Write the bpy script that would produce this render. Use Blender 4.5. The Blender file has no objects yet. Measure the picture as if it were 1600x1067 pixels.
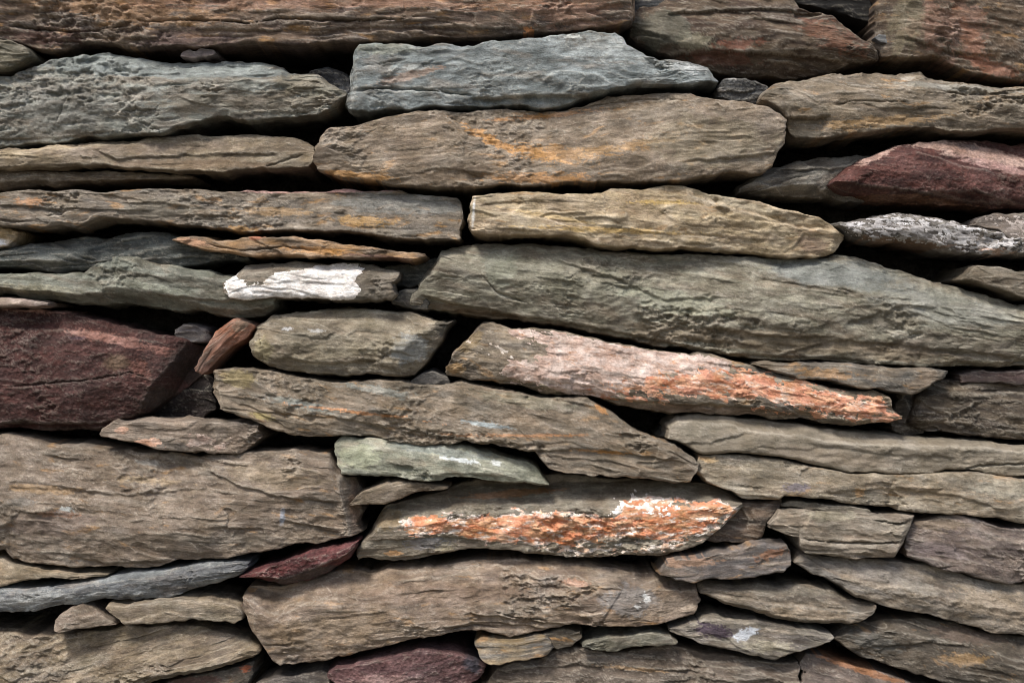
import bpy, math
import numpy as np

# ------------------------------------------------------------------ camera, sky, sun, exposure
scene = bpy.context.scene
COL = scene.collection
DIST = 2.4            # camera to wall face, metres
ZC = 1.25             # camera height
cam_d = bpy.data.cameras.new("camera")
cam = bpy.data.objects.new("camera", cam_d)
COL.objects.link(cam)
cam.location = (0, -DIST, ZC)
cam.rotation_euler = (math.radians(90), 0, 0)
cam_d.sensor_width = 36.0
cam_d.lens = 36.0 * DIST / 1.6
cam_d.clip_end = 500
scene.camera = cam

SUN_EL, SUN_AZ = 53.0, -28.0        # elevation; azimuth from straight in front of the wall, towards the left
world = bpy.data.worlds.new("World")
scene.world = world
world.use_nodes = True
wn = world.node_tree
bg = wn.nodes["Background"]
sky = wn.nodes.new("ShaderNodeTexSky")
sky.sky_type = 'NISHITA'
sky.sun_disc = False
sky.sun_elevation = math.radians(SUN_EL)
sky.sun_rotation = math.radians(180 - SUN_AZ)
sky.air_density = 1.0
sky.dust_density = 3.0
sky.ozone_density = 1.0
wn.links.new(sky.outputs[0], bg.inputs[0])
bg.inputs[1].default_value = 0.075
sun_d = bpy.data.lights.new("sun", 'SUN')
sun_d.energy = 1.5
sun_d.angle = math.radians(13)
sun_d.color = (1.0, 0.95, 0.88)
sun = bpy.data.objects.new("sun", sun_d)
COL.objects.link(sun)
sun.rotation_euler = (math.radians(90 - SUN_EL), 0, math.radians(SUN_AZ))
sun.location = (-1.5, -4, 5)
scene.render.engine = 'CYCLES'
scene.cycles.filter_width = 0.9
scene.view_settings.view_transform = 'Standard'
scene.view_settings.look = 'None'
scene.view_settings.gamma = 1.0
scene.view_settings.use_curve_mapping = False
scene.view_settings.exposure = 1.52

# ------------------------------------------------------------------ numpy noise
def _hash(ix, iy, seed):
    h = (ix.astype(np.int64) * 374761393 + iy.astype(np.int64) * 668265263 + seed * 1442695041) & 0xFFFFFFFF
    h = ((h ^ (h >> 13)) * 1274126177) & 0xFFFFFFFF
    h = (h ^ (h >> 16)) & 0xFFFFFFFF
    return h

def pn(x, y, seed=0):
    ix = np.floor(x); iy = np.floor(y)
    fx = x - ix; fy = y - iy
    ux = fx * fx * fx * (fx * (fx * 6 - 15) + 10)
    uy = fy * fy * fy * (fy * (fy * 6 - 15) + 10)
    def g(dx, dy):
        a = _hash(ix + dx, iy + dy, seed) * (2 * math.pi / 4294967296.0)
        return np.cos(a) * (fx - dx) + np.sin(a) * (fy - dy)
    n0 = g(0, 0) * (1 - ux) + g(1, 0) * ux
    n1 = g(0, 1) * (1 - ux) + g(1, 1) * ux
    return (n0 * (1 - uy) + n1 * uy) * 1.5

def fbm(x, y, octv, seed, gain=0.5):
    s = 0; a = 1.0; t = 0
    for o in range(octv):
        s = s + a * pn(x * 2 ** o + 17.3 * o, y * 2 ** o - 9.1 * o, seed + o * 31)
        t += a; a *= gain
    return s / t * 1.3

def facets(x, y, seed, slope=1.0, soft=0.35):
    """lower envelope of randomly tilted planes, one per jittered cell: flat broken faces meeting at crisp arrises"""
    ix = np.floor(x); iy = np.floor(y)
    best = np.full(np.shape(x), 1e9)
    for dx in (-1, 0, 1):
        for dy in (-1, 0, 1):
            cx = ix + dx; cy = iy + dy
            r = [_hash(cx, cy, seed + k) / 4294967296.0 for k in range(5)]
            px = x - (cx + r[0]); py = y - (cy + r[1])
            v = (r[2] - .5) * .9 + (r[3] - .5) * slope * px + (r[4] - .5) * slope * py + soft * (px * px + py * py)
            best = np.minimum(best, v)
    return best

def angular(x, seed, cell):
    """broken straight-line noise along an edge"""
    u = x / cell; i = np.floor(u); f = u - i
    j = _hash(i, i * 0 + 1, seed + 3) / 4294967296.0 * .5
    f = np.clip((f - j) / (1 - j), 0, 1)
    a = _hash(i, i * 0, seed) / 4294967296.0 - .5
    b = _hash(i + 1, i * 0, seed) / 4294967296.0 - .5
    return a * (1 - f) + b * f

def layers(u, v, t, lu, seed):
    """bedding sheets of uneven thickness, each standing a little prouder or further back along its run; sharp steps between"""
    vv = v / t; i = np.floor(vv); f = vv - i
    j = _hash(i, i * 0 + 3, seed) / 4294967296.0 * .7 + .15          # where inside the cell the joint lies
    k = i * 2 + (f > j)
    h = pn(u / lu + k * 13.7, k * 5.31, seed + 1)
    tint = _hash(k, k * 0 + 9, seed + 2) / 4294967296.0 - .5
    return h, tint

def ss(a, b, v):
    t = np.clip((v - a) / (b - a), 0, 1)
    return t * t * (3 - 2 * t)

def lin(c):
    c = np.array(c, float) / 255.0
    return np.where(c <= 0.04045, c / 12.92, ((c + 0.055) / 1.055) ** 2.4)

# ------------------------------------------------------------------ materials
def N(nt, t, **kw):
    n = nt.nodes.new(t)
    for k, v in kw.items(): setattr(n, k, v)
    return n

def rock_material(name, stretch=(38, 110, 135), bump=0.9, grain=420, var=0.31, rough=0.86, pit=0.0, sat=(1.03, 0.76)):
    m = bpy.data.materials.new(name); m.use_nodes = True
    nt = m.node_tree; L = nt.links.new
    b = nt.nodes["Principled BSDF"]
    b.inputs["Roughness"].default_value = rough
    b.inputs["Specular IOR Level"].default_value = 0.28
    tc = N(nt, "ShaderNodeTexCoord"); oi = N(nt, "ShaderNodeObjectInfo")
    sh = N(nt, "ShaderNodeVectorMath", operation='ADD')
    sc = N(nt, "ShaderNodeVectorMath", operation='SCALE'); sc.inputs[0].default_value = (7.1, 3.3, 5.7)
    L(oi.outputs["Random"], sc.inputs["Scale"])
    L(tc.outputs["Object"], sh.inputs[0]); L(sc.outputs[0], sh.inputs[1])
    mp = N(nt, "ShaderNodeMapping"); mp.inputs["Scale"].default_value = stretch
    L(sh.outputs[0], mp.inputs[0])
    n1 = N(nt, "ShaderNodeTexNoise"); n1.inputs["Scale"].default_value = 1.0; n1.inputs["Detail"].default_value = 7; n1.inputs["Roughness"].default_value = 0.72; n1.inputs["Distortion"].default_value = 0.6
    L(mp.outputs[0], n1.inputs["Vector"])
    n2 = N(nt, "ShaderNodeTexNoise"); n2.inputs["Scale"].default_value = grain; n2.inputs["Detail"].default_value = 3; n2.inputs["Roughness"].default_value = 0.7
    L(sh.outputs[0], n2.inputs["Vector"])
    n3 = N(nt, "ShaderNodeTexNoise"); n3.inputs["Scale"].default_value = 28; n3.inputs["Detail"].default_value = 5; n3.inputs["Roughness"].default_value = 0.6
    L(sh.outputs[0], n3.inputs["Vector"])
    at = N(nt, "ShaderNodeAttribute", attribute_name="tint")
    def rng(src, lo, hi, a=0.3, c=0.7):
        r = N(nt, "ShaderNodeMapRange"); r.inputs[1].default_value = a; r.inputs[2].default_value = c
        r.inputs[3].default_value = lo; r.inputs[4].default_value = hi
        L(src, r.inputs[0]); return r.outputs[0]
    gp = N(nt, "ShaderNodeMapping"); gp.inputs["Scale"].default_value = (52, 80, 125); gp.inputs["Rotation"].default_value = (0, .25, 0)
    L(sh.outputs[0], gp.inputs[0])
    n4 = N(nt, "ShaderNodeTexNoise"); n4.inputs["Scale"].default_value = 1.0; n4.inputs["Detail"].default_value = 8; n4.inputs["Roughness"].default_value = 0.78; n4.inputs["Distortion"].default_value = 0.9
    L(gp.outputs[0], n4.inputs["Vector"])
    v4 = rng(n4.outputs[0], 1 - var * .9, 1 + var * .9, .36, .64)
    v1 = rng(n1.outputs[0], 1 - var * .7, 1 + var * .7, .36, .64)
    v2 = rng(n2.outputs[0], 1 - var * .6, 1 + var * .6)
    v3 = rng(n3.outputs[0], 1 - var * .8, 1 + var * .8, .36, .64)
    m1 = N(nt, "ShaderNodeMath", operation='MULTIPLY'); L(v1, m1.inputs[0])
    m0 = N(nt, "ShaderNodeMath", operation='MULTIPLY'); L(v2, m0.inputs[0]); L(v4, m0.inputs[1]); L(m0.outputs[0], m1.inputs[1])
    m2 = N(nt, "ShaderNodeMath", operation='MULTIPLY'); L(m1.outputs[0], m2.inputs[0]); L(v3, m2.inputs[1])
    cm = N(nt, "ShaderNodeVectorMath", operation='SCALE'); L(at.outputs["Color"], cm.inputs[0]); L(m2.outputs[0], cm.inputs["Scale"])
    hs = N(nt, "ShaderNodeHueSaturation"); L(cm.outputs[0], hs.inputs["Color"])
    L(rng(n3.outputs[0], *sat), hs.inputs["Saturation"])
    # pale mineral flecks
    fl = N(nt, "ShaderNodeTexNoise"); fl.inputs["Scale"].default_value = 260; fl.inputs["Detail"].default_value = 2
    L(tc.outputs["Object"], fl.inputs["Vector"])
    fr = rng(fl.outputs[0], 0.0, 0.35, 0.70, 0.80)
    mx = N(nt, "ShaderNodeMix", data_type='RGBA'); L(fr, mx.inputs[0]); L(hs.outputs[0], mx.inputs[6]); mx.inputs[7].default_value = (0.30, 0.28, 0.25, 1)
    L(mx.outputs[2], b.inputs["Base Color"])
    b1 = N(nt, "ShaderNodeBump"); b1.inputs["Strength"].default_value = bump; b1.inputs["Distance"].default_value = 0.0020
    L(n1.outputs[0], b1.inputs["Height"])
    b2 = N(nt, "ShaderNodeBump"); b2.inputs["Strength"].default_value = bump * .8; b2.inputs["Distance"].default_value = 0.0018
    b4 = N(nt, "ShaderNodeBump"); b4.inputs["Strength"].default_value = bump; b4.inputs["Distance"].default_value = 0.0030
    L(n4.outputs[0], b4.inputs["Height"]); L(b1.outputs[0], b4.inputs["Normal"])
    L(n2.outputs[0], b2.inputs["Height"]); L(b4.outputs[0], b2.inputs["Normal"])
    last = b2
    if pit:
        vo = N(nt, "ShaderNodeTexVoronoi"); vo.inputs["Scale"].default_value = 170
        L(sh.outputs[0], vo.inputs["Vector"])
        b3 = N(nt, "ShaderNodeBump"); b3.inputs["Strength"].default_value = pit; b3.inputs["Distance"].default_value = 0.004
        L(vo.outputs["Distance"], b3.inputs["Height"]); L(b2.outputs[0], b3.inputs["Normal"]); last = b3
    L(last.outputs[0], b.inputs["Normal"])
    return m

M = {
 'slate': rock_material('layered_slate'),
 'smooth': rock_material('smooth_slate', stretch=(25, 90, 110), bump=0.55, var=0.2),
 'flaky': rock_material('flaky_schist', stretch=(55, 260, 330), bump=1.0, var=0.31),
 'grainy': rock_material('grainy_sandstone', stretch=(90, 120, 150), bump=0.8, grain=260, var=0.34, pit=0.5),
 'crust': rock_material('lichen_crust', stretch=(110, 160, 200), bump=0.9, grain=330, var=0.26, rough=0.95, sat=(0.98, 0.76)),
 'earth': rock_material('dark_earth', stretch=(60, 60, 60), bump=1.0, grain=200, var=0.5, rough=1.0, pit=0.7),
}

# ------------------------------------------------------------------ stone builder (all outline numbers in mm across the wall)
def sid(n):  # stable seed from text
    h = 7
    for ch in n: h = (h * 31 + ord(ch)) % 1000003
    return h

def curve(pts, x):
    p = np.array(pts, float)
    return np.interp(x, p[:, 0], p[:, 1])

def ext(p):
    p = [tuple(q) for q in p]
    if p[0][0] == 0: p = [(-260, p[0][1])] + p
    if p[-1][0] == 1600: p = p + [(1860, p[-1][1])]
    return p

PROF = [(0, -5), (0.06, -1), (0.5, 0), (0.95, 0), (1, -2)]
OCHRE = (168, 126, 72)

def patch_mask(px, X, Y, seed):
    cx, cy, rx, ry, ang, rag = px
    a = math.radians(ang)
    dx, dy = X - cx, Y - cy
    u = (dx * math.cos(a) + dy * math.sin(a)) / rx
    v = (-dx * math.sin(a) + dy * math.cos(a)) / ry
    d = 1 - np.sqrt(u * u + v * v)
    n = fbm(X / max(9, rx * .38), Y / max(4, ry * .55), 6, seed, 0.72)
    n2 = fbm(X / 7, Y / 3.6, 4, seed + 5, 0.7)
    return d + rag * (1.5 * n + .55 * n2) - rag * .15

def poly_field(poly, X, Y):
    """signed distance (mm, + inside) to a polygon"""
    P = np.array(poly, float)
    best = np.full(X.shape, 1e9); inside = np.zeros(X.shape, bool)
    n = len(P)
    for i in range(n):
        ax, ay = P[i]; bx, by = P[(i + 1) % n]
        ex, ey = bx - ax, by - ay
        t = np.clip(((X - ax) * ex + (Y - ay) * ey) / (ex * ex + ey * ey + 1e-9), 0, 1)
        d = np.hypot(X - ax - t * ex, Y - ay - t * ey)
        best = np.minimum(best, d)
        if ay != by:
            c = ((ay > Y) != (by > Y)) & (X < (bx - ax) * (Y - ay) / (by - ay) + ax)
            inside ^= c
    return np.where(inside, best, -best)

def make_mesh(name, V, F, tint, mat):
    me = bpy.data.meshes.new(name)
    me.vertices.add(len(V)); me.vertices.foreach_set("co", V.astype(np.float32).ravel())
    tri = [f for f in F if f.shape[1] == 3]; quad = [f for f in F if f.shape[1] == 4]
    loops = np.concatenate([f.ravel() for f in quad + tri])
    nq = sum(len(f) for f in quad); ntr = sum(len(f) for f in tri)
    starts = np.concatenate([np.arange(nq) * 4, nq * 4 + np.arange(ntr) * 3])
    me.loops.add(len(loops)); me.loops.foreach_set("vertex_index", loops.astype(np.int32))
    me.polygons.add(nq + ntr)
    me.polygons.foreach_set("loop_start", starts.astype(np.int32))
    me.update(calc_edges=True)
    me.validate()
    me.polygons.foreach_set("use_smooth", np.ones(len(me.polygons), bool))
    at = me.attributes.new("tint", 'FLOAT_COLOR', 'POINT')
    c = np.ones((len(V), 4), np.float32); c[:, :3] = tint
    at.data.foreach_set("color", c.ravel())
    me.materials.append(mat)
    return me

def S(name, label, top, bot, z=0, ang=0, c0=(122, 106, 88), c1=(98, 88, 76), ochre=0.0, mat='slate', prof=PROF,
      rough=1.0, fine=1.0, step=1.9, depth=300, ledges=(), cracks=(), patches=(), crusts=(), r=7, jag=1.0, tilt=0.0,
      chip=1.0, cuts=(), gap=1.0, ncut=4, cat='stone', group='flat stones of the dry stone wall', wear_highlight=1.0, streak=1.0):
    top = ext(top); bot = ext(bot)
    seed = sid('%d_%d' % (sum(p[0] for p in top), sum(p[1] for p in bot))) % 9000
    x0, x1 = top[0][0], top[-1][0]
    W = x1 - x0
    nx = max(16, int(W / step))
    xs = np.linspace(x0, x1, nx + 1)
    yt = curve(top, xs); yb = curve(bot, xs)
    hmax = (yb - yt).max()
    ny = max(8, int(hmax / step))
    # uneven broken outline
    e = np.minimum(1, np.maximum(0.3, (yb - yt) / 12))
    def jagged(s):
        f = fbm(xs / 46, xs * 0 + s, 5, seed + s, 0.6)
        q = fbm(xs / 30, xs * 0 + s + .5, 3, seed + s + 5) * 3
        st = np.floor(q) + ss(0.75, 1, q - np.floor(q))
        an = angular(xs, seed + s * 7, 38) * 6.5 + angular(xs, seed + s * 11, 13) * 2.8 + angular(xs, seed + s * 13, 5) * 1.3
        return (f * 1.4 + an) * jag * e
    yt = yt + jagged(3); yb = yb + jagged(9)
    sk = np.clip((yb - yt - 8) / 12, 0, 1) * 1.6 * gap
    yt = yt + sk; yb = yb - sk
    yb = np.maximum(yb, yt + 1.2)
    T = np.linspace(0, 1, ny + 1)[:, None]
    X = np.repeat(xs[None, :], ny + 1, 0)
    Y = yt[None, :] * (1 - T) + yb[None, :] * T
    H = (yb - yt)[None, :]
    # ragged ends
    endw = np.exp(-np.minimum(X - x0, x1 - X) / 18)
    X = X + (fbm(Y / 14, X * 0 + 1.7, 4, seed + 77, .6) * 5.0 * jag + (angular(Y, seed + 81, 17) * 9 + angular(Y + X * .3, seed + 82, 7) * 4.5) * min(jag, 1.0)) * endw
    ca, sa = math.cos(math.radians(ang)), math.sin(math.radians(ang))   # ang>0: bedding falls to the right
    def frame(a, X=X, Y=Y):
        a = math.radians(a); c, s = math.cos(a), math.sin(a)
        return X * c + Y * s, -X * s + Y * c
    U, Vv = frame(ang)
    w = fbm(U / 150, Vv / 60, 3, seed + 1) * 18
    w2 = fbm(U / 20, Vv / 12, 4, seed + 5, .65) * 2.2
    sv = .8 + (seed % 11) / 11 * .7                                   # every stone splits on its own scale
    reg = ss(-.25, .45, fbm(U / 130, Vv / 48, 3, seed + 9))          # broken areas against cleanly split ones
    reg2 = ss(-.05, .45, fbm(U / 80 + 5, Vv / 30, 3, seed + 10))
    calm = .42 + ((seed * 7) % 13) / 13 * .42
    Z = fbm(U / 230, Vv / 70, 2, seed + 2) * 6 * rough
    # big cleaved faces, then smaller chips in the broken areas
    U2, V2 = frame(ang - 14 + seed % 29)
    Z += facets((U2 + w + w2) / (110 * sv), (V2 - w * .4 + w2) / (46 * sv), seed + 11, 1.5, .5) * 10.5 * chip * rough
    U4, V4 = frame(ang - 34 + seed % 13)
    D = facets((U4 + w2) / (46 * sv), (V4 + w * .3 + w2) / (21 * sv), seed + 21, 1.3, .6) * 4.4 * rough * (.15 + 1.0 * reg) * (calm + .1)
    U3, V3 = frame(ang - 12)
    D += facets((U3 + w2) / 18, (V3 + w2 * .5) / 6.5, seed + 31, 1.2, .6) * 1.8 * fine * (.06 + 1.1 * reg2) * (calm + .2)
    # split bedding sheets: curling flake edges with a sharp drop
    q = fbm((U + w * 1.4) / (190 * sv), (Vv + w) / (50 * sv), 3, seed + 3, .38) * 2.6
    fq = q - np.floor(q)
    Z += (np.floor(q) + ss(0.88, 1, fq) - .6 * fq) * 3.2 * calm * rough
    wl = w * .22 + fbm(U / 70, Vv / 60, 4, seed + 33) * 3.2 + w2 * .15
    reg3 = ss(-.3, .35, fbm(U / 110 + 3, Vv / 60, 3, seed + 34))
    l1, t1 = layers(U, Vv + wl, 17 * sv, 75, seed + 35)
    l2, t2 = layers(U, Vv + wl * 1.1 + w2 * .3, 7.5 * sv, 34, seed + 36)
    flk = 1.5 if mat == 'flaky' else (.35 if mat in ('grainy', 'smooth') else 1.0)
    D += (l1 * 5.0 * (.25 + .75 * reg3) + l2 * 1.9 * reg3 * reg2) * flk * rough * calm
    D += fbm((U + w2) / 14, (Vv + w2 * .3) / 4.6, 4, seed + 12, .78) * 1.0 * fine * (.15 + 1.1 * reg2)
    # a few hair cracks along the bedding
    cn = fbm((U + w) / 140, (Vv + w * .2) / 17, 3, seed + 15, .5)
    cm_ = ss(.2, .5, fbm(U / 70, Vv / 25, 2, seed + 17))
    D -= 1.6 * np.exp(-(cn / .016) ** 2) * cm_ * min(1.5, fine)
    # whole-stone form
    pt = np.array(prof, float)
    Tw = np.clip(T + 0.10 * fbm(X / 120, Y / 60, 3, seed + 14), 0, 1)
    Z += np.interp(Tw, pt[:, 0], pt[:, 1])
    Z += tilt * (X - (x0 + x1) / 2) / 100.0
    hm = float(H.mean()); cxm = (x0 + x1) / 2
    rnd = [_hash(np.array([k]), np.array([k * 3]), seed + 500)[0] / 4294967296.0 for k in range(60)]
    Zm = float(np.median(Z))
    auto = []
    for k in range(ncut):
        a, b, c_, d_, e_ = rnd[k * 5:k * 5 + 5]
        side = 1 if k % 2 else -1
        vert = 1 if (k // 2) % 2 else -1
        xe = x1 if side > 0 else x0
        tr = (.25 + .5 * a) * min(hm, 60)
        xq = xe - side * tr * .9
        yq = np.interp(xq, xs, yt if vert < 0 else yb)
        th_ = math.radians(15 + 60 * b)
        nx_, ny_ = side * math.cos(th_), vert * math.sin(th_)
        auto.append((xq, yq, nx_, ny_, .3 + .7 * c_, 0))
    if W > 260:
        for k in range(2):
            a, b, c_ = rnd[30 + k * 3:33 + k * 3]
            xq = x0 + W * (.12 + .76 * a); vert = -1 if k % 2 else 1
            yq = np.interp(xq, xs, yt if vert < 0 else yb) - vert * hm * (.1 + .2 * b)
            th_ = math.radians(90 + (c_ - .5) * 24) 
            auto.append((xq, yq, math.cos(th_), vert * math.sin(th_), .18 + .3 * b, 2))
    npair = int(np.clip(W * hm / 9000, 1, 9))
    rq = [_hash(np.array([k]), np.array([k * 5 + 1]), seed + 900)[0] / 4294967296.0 for k in range(npair * 5)]
    for k in range(npair):
        a, b, c_, d_, e_ = rq[k * 5:k * 5 + 5]
        xq = x0 + W * (.08 + .84 * (k + a) / npair); ym, yM = np.interp(xq, xs, yt), np.interp(xq, xs, yb)
        yq = ym + (yM - ym) * (.35 + .4 * b)
        th_ = math.radians(ang + (90 if c_ > .5 else -90) + (d_ - .5) * 75)
        # a local face: tilts away on one side of the line, dying out along the stone
        auto.append((xq, yq, math.cos(th_), math.sin(th_), .12 + .30 * e_, 1.0, 60 + 90 * b))
    cn2 = fbm(X / 26, Y / 14, 5, seed + 90, .6)
    for cu in list(auto) + list(cuts):
        xq, yq, nx_, ny_, sl, of = cu[:6]
        nn = math.hypot(nx_, ny_)
        Pl = Zm + of + 1.5 - sl * ((X - xq) * nx_ + (Y - yq) * ny_) / nn + cn2 * 3.2
        if len(cu) > 6:
            Pl = Pl + np.maximum(0, np.abs((X - xq) + cn2 * 40) - cu[6]) * .35
        Z = np.where(Pl < Z, np.maximum(Pl * .85 + Z * .15, Zm - 75), Z)
    Z = Z + D * 1.05
    # named breaks read off the photograph
    for pts, drop, wd, fade in ledges:
        P = np.array(pts, float)
        yl = np.interp(X, P[:, 0], P[:, 1]) + fbm(X / 22, X * 0 + 3.3, 4, seed + 40, .6) * 3.2
        ef = ss(P[0, 0] - 2, P[0, 0] + 18, X) * (1 - ss(P[-1, 0] - 18, P[-1, 0] + 2, X))
        dd = (Y - yl) if drop > 0 else (yl - Y)
        Z -= abs(drop) * ss(0, wd, dd) * np.exp(-np.maximum(dd - wd, 0) / fade) * ef
    for pts, wd, dp in cracks:
        P = np.array(pts, float)
        yl = np.interp(X, P[:, 0], P[:, 1]) + fbm(X / 16, X * 0 + 8.3, 4, seed + 50, .6) * 2.2
        ef = ss(P[0, 0] - 2, P[0, 0] + 20, X) * (1 - ss(P[-1, 0] - 20, P[-1, 0] + 2, X))
        wv = wd * (0.7 + 0.8 * fbm(X / 30, X * 0 + 1.3, 2, seed + 51))
        Z -= dp * np.exp(-((Y - yl) / np.maximum(wv, .4)) ** 2) * ef
    # rounded, chipped rim
    dy = np.minimum(T, 1 - T) * H
    dxl = np.minimum(X - X[:, :1], X[:, -1:] - X)
    d = 1 / np.sqrt(1 / (dy + .01) ** 2 + 1 / (dxl + .01) ** 2)
    rr = r * (1 + 0.9 * fbm(X / 24, Y / 24, 3, seed + 16))
    rr = np.clip(rr * .28, 1.0, 30)
    k = np.clip(1 - d / rr, 0, 1)
    Z -= rr * (1 - np.sqrt(np.maximum(1 - k * k, 0))) * np.where(T > .5, .7, 1.0)
    # ---- surface colour of the stone, some edge highlights and sky tint painted in
    C0, C1 = lin(c0), lin(c1)
    sn = fbm((U + w) / 70, (Vv + w * .5) / 13, 5, seed + 20, .6) * streak
    mixv = ss(-.45, .45, sn)[..., None]
    C = C0 * (1 - mixv) + C1 * mixv
    C = C * (1 + (.16 * t1 + .16 * t2 * reg3) * (1 if flk > .5 else .4))[..., None]
    gm = (ss(0, .5, fbm(U / 120 + 7, Vv / 36, 4, seed + 25, .6)) * .22 * (flk > .5))[..., None]
    C = C * (1 - gm) + (C.mean(-1, keepdims=True) * lin((255, 258, 246))) * gm * 1.12
    wm_ = (ss(0, .45, fbm((U + w) / 80 - 7, (Vv + w) / 20, 5, seed + 26, .65)) * .28 * (flk > .5))[..., None]
    C = C * (1 - wm_) + (C.mean(-1, keepdims=True) * np.array((1.42, .98, .62))) * wm_
    if ochre > 0:
        on = fbm((U - w) / 55, (Vv + w) / 12, 5, seed + 23, .62)
        om = ss(.36 - ochre * .5, .60 - ochre * .3, on)[..., None] * min(1, .45 + ochre)
        C = C * (1 - om) + lin(OCHRE) * om * 0.9
    # worn pale arrises, also edge highlights painted into the colour
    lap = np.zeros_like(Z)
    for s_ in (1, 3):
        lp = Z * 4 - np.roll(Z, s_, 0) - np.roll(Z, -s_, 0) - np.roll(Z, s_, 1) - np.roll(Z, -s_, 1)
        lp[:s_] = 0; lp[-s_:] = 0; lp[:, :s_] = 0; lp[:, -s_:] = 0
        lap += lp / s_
    wm = (ss(0.6, 4.0, lap * (1 + .6 * fbm(X / 20, Y / 20, 2, seed + 60))) * 0.38 * wear_highlight)[..., None]
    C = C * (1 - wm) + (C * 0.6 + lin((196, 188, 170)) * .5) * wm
    for i, (px, colr, stg) in enumerate(patches):
        mk = patch_mask(px, X, Y, seed + 100 + i * 13)
        mm = (ss(0.0, 0.18 if px[5] > .3 else .5, mk) * stg)[..., None]
        C = C * (1 - mm) + lin(colr) * mm
    # ---- into the world: each stone stands at its own distance, so its traced outline is scaled for that distance
    zz = z + Z
    fac = (DIST - (z - 6) / 1000.0) / DIST
    wx = (X - 800) / 1000 * fac; wz = (533.5 - Y) / 1000 * fac
    wy = -zz / 1000
    cx, cz = wx.mean(), wz.mean()
    th = math.radians(ang)
    def local(wx, wy, wz):
        dx, dz = wx - cx, wz - cz
        lx = dx * math.cos(th) - dz * math.sin(th)
        lz = dx * math.sin(th) + dz * math.cos(th)
        return np.stack([lx, wy - (-z / 1000.0), lz], -1)
    n0, n1 = Z.shape
    idx = np.arange(n0 * n1).reshape(n0, n1)
    V = [local(wx, wy, wz).reshape(-1, 3)]; Cc = [C.reshape(-1, 3)]
    F = [np.stack([idx[:-1, :-1], idx[1:, :-1], idx[1:, 1:], idx[:-1, 1:]], -1).reshape(-1, 4)]
    loop = np.concatenate([idx[0, :], idx[1:, -1], idx[-1, -2::-1], idx[-2:0:-1, 0]])
    lwx, lwy, lwz = wx.ravel()[loop], wy.ravel()[loop], wz.ravel()[loop]
    lc = C.reshape(-1, 3)[loop]
    base = n0 * n1; prev = loop; m = len(loop)
    arc = np.cumsum(np.hypot(np.diff(lwx, append=lwx[0]), np.diff(lwz, append=lwz[0]))) * 1000
    hx = (lwx - cx); hz = (lwz - cz)
    upn = np.where(np.arange(m) < n1, 1.0, 0.0); dnn = np.where((np.arange(m) >= n1 + n0 - 1) & (np.arange(m) < 2 * n1 + n0 - 2), -1.0, 0.0)
    sx = np.where((np.arange(m) >= n1) & (np.arange(m) < n1 + n0 - 1), 1.0, 0) - np.where(np.arange(m) >= 2 * n1 + n0 - 2, 1.0, 0)
    for kk, dep in enumerate((2.5, 7, 14, 24, 42, 80, 140, depth)):
        nz = fbm(arc / 60, arc * 0 + dep / 18, 4, seed + 70, .55)
        off = (nz * (1.2 + dep * .08) + min(dep, 30) * 0.05 - (dep > 100) * 3) / 1000.0
        fx_ = sx * off; fz_ = (upn + dnn) * off
        ny_ = lwy + (dep / 1000.0) + np.where(dep > 30, 0, fbm(arc / 25, arc * 0 + 5, 2, seed + 71) * .002)
        vx = lwx + fx_; vz = lwz + fz_
        V.append(local(vx, ny_, vz)); Cc.append(lc * 0.97)
        ids = base + np.arange(m); base += m
        a, b_ = prev, ids
        F.append(np.stack([a, np.roll(a, -1), np.roll(b_, -1), b_], -1)); prev = ids
    # back cap
    V.append(np.array([V[-1].mean(0)])); Cc.append(lc.mean(0)[None])
    F.append(np.stack([prev, np.roll(prev, -1), np.full(m, base)], -1))
    Vall = np.concatenate(V)
    me = make_mesh(name, Vall, F, np.concatenate(Cc), M[mat])
    o = bpy.data.objects.new(name, me); COL.objects.link(o)
    o.location = (cx, -z / 1000.0, ZC + cz)
    o.rotation_euler = (0, th, 0)
    o['label'] = label; o['category'] = cat; o['group'] = group
    # ---- lichen crusts: raised skins growing on the face
    for i, cr in enumerate(crusts):
        sd = seed + 300 + i * 19
        f = poly_field(cr['poly'], X, Y)
        nn = fbm(U / cr.get('nx', 30), Vv / cr.get('ny', 13), 6, sd, .68)
        mk = f / cr.get('edge', 9.0) + nn * cr.get('rag', 2.2) - cr.get('bias', 0.2)
        h = np.clip(mk * 0.9, -0.9, cr.get('thick', 1.0)) + np.where(mk > .3, fbm(X / 6, Y / 5, 3, sd + 3, .6) * .7, 0)
        h = np.where((T < 1e-6) | (T > 1 - 1e-6), np.minimum(h, -.2), h)
        keep = mk > -0.75
        kf = (keep[:-1, :-1] | keep[1:, :-1] | keep[1:, 1:] | keep[:-1, 1:])
        quads = F[0][kf.ravel()]
        if len(quads) == 0: continue
        used = np.unique(quads)
        rem = np.full(n0 * n1, -1); rem[used] = np.arange(len(used))
        gx, gy = X, Y
        Pw = local(wx, wy - h / 1000.0, wz).reshape(-1, 3)[used]
        ca_, cb_ = lin(cr['ca']), lin(cr['cb'])
        mt = ss(-.25, .25, fbm(U / 26 + 9, Vv / 11, 5, sd + 7, .65) + cr.get('mix', 0))[..., None]
        K = ca_ * (1 - mt) + cb_ * mt
        if 'cc' in cr:
            m3 = ss(.05, .4, fbm(U / 30, Vv / 9, 6, sd + 9, .75) + cr.get('mix3', 0))[..., None]
            K = K * (1 - m3) + lin(cr['cc']) * m3
        dk = ss(.1, .5, fbm(U / 40 - 4, Vv / 12, 5, sd + 17, .7))[..., None] * cr.get('dirt', .35)
        K = K * (1 - dk) + C * dk
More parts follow.
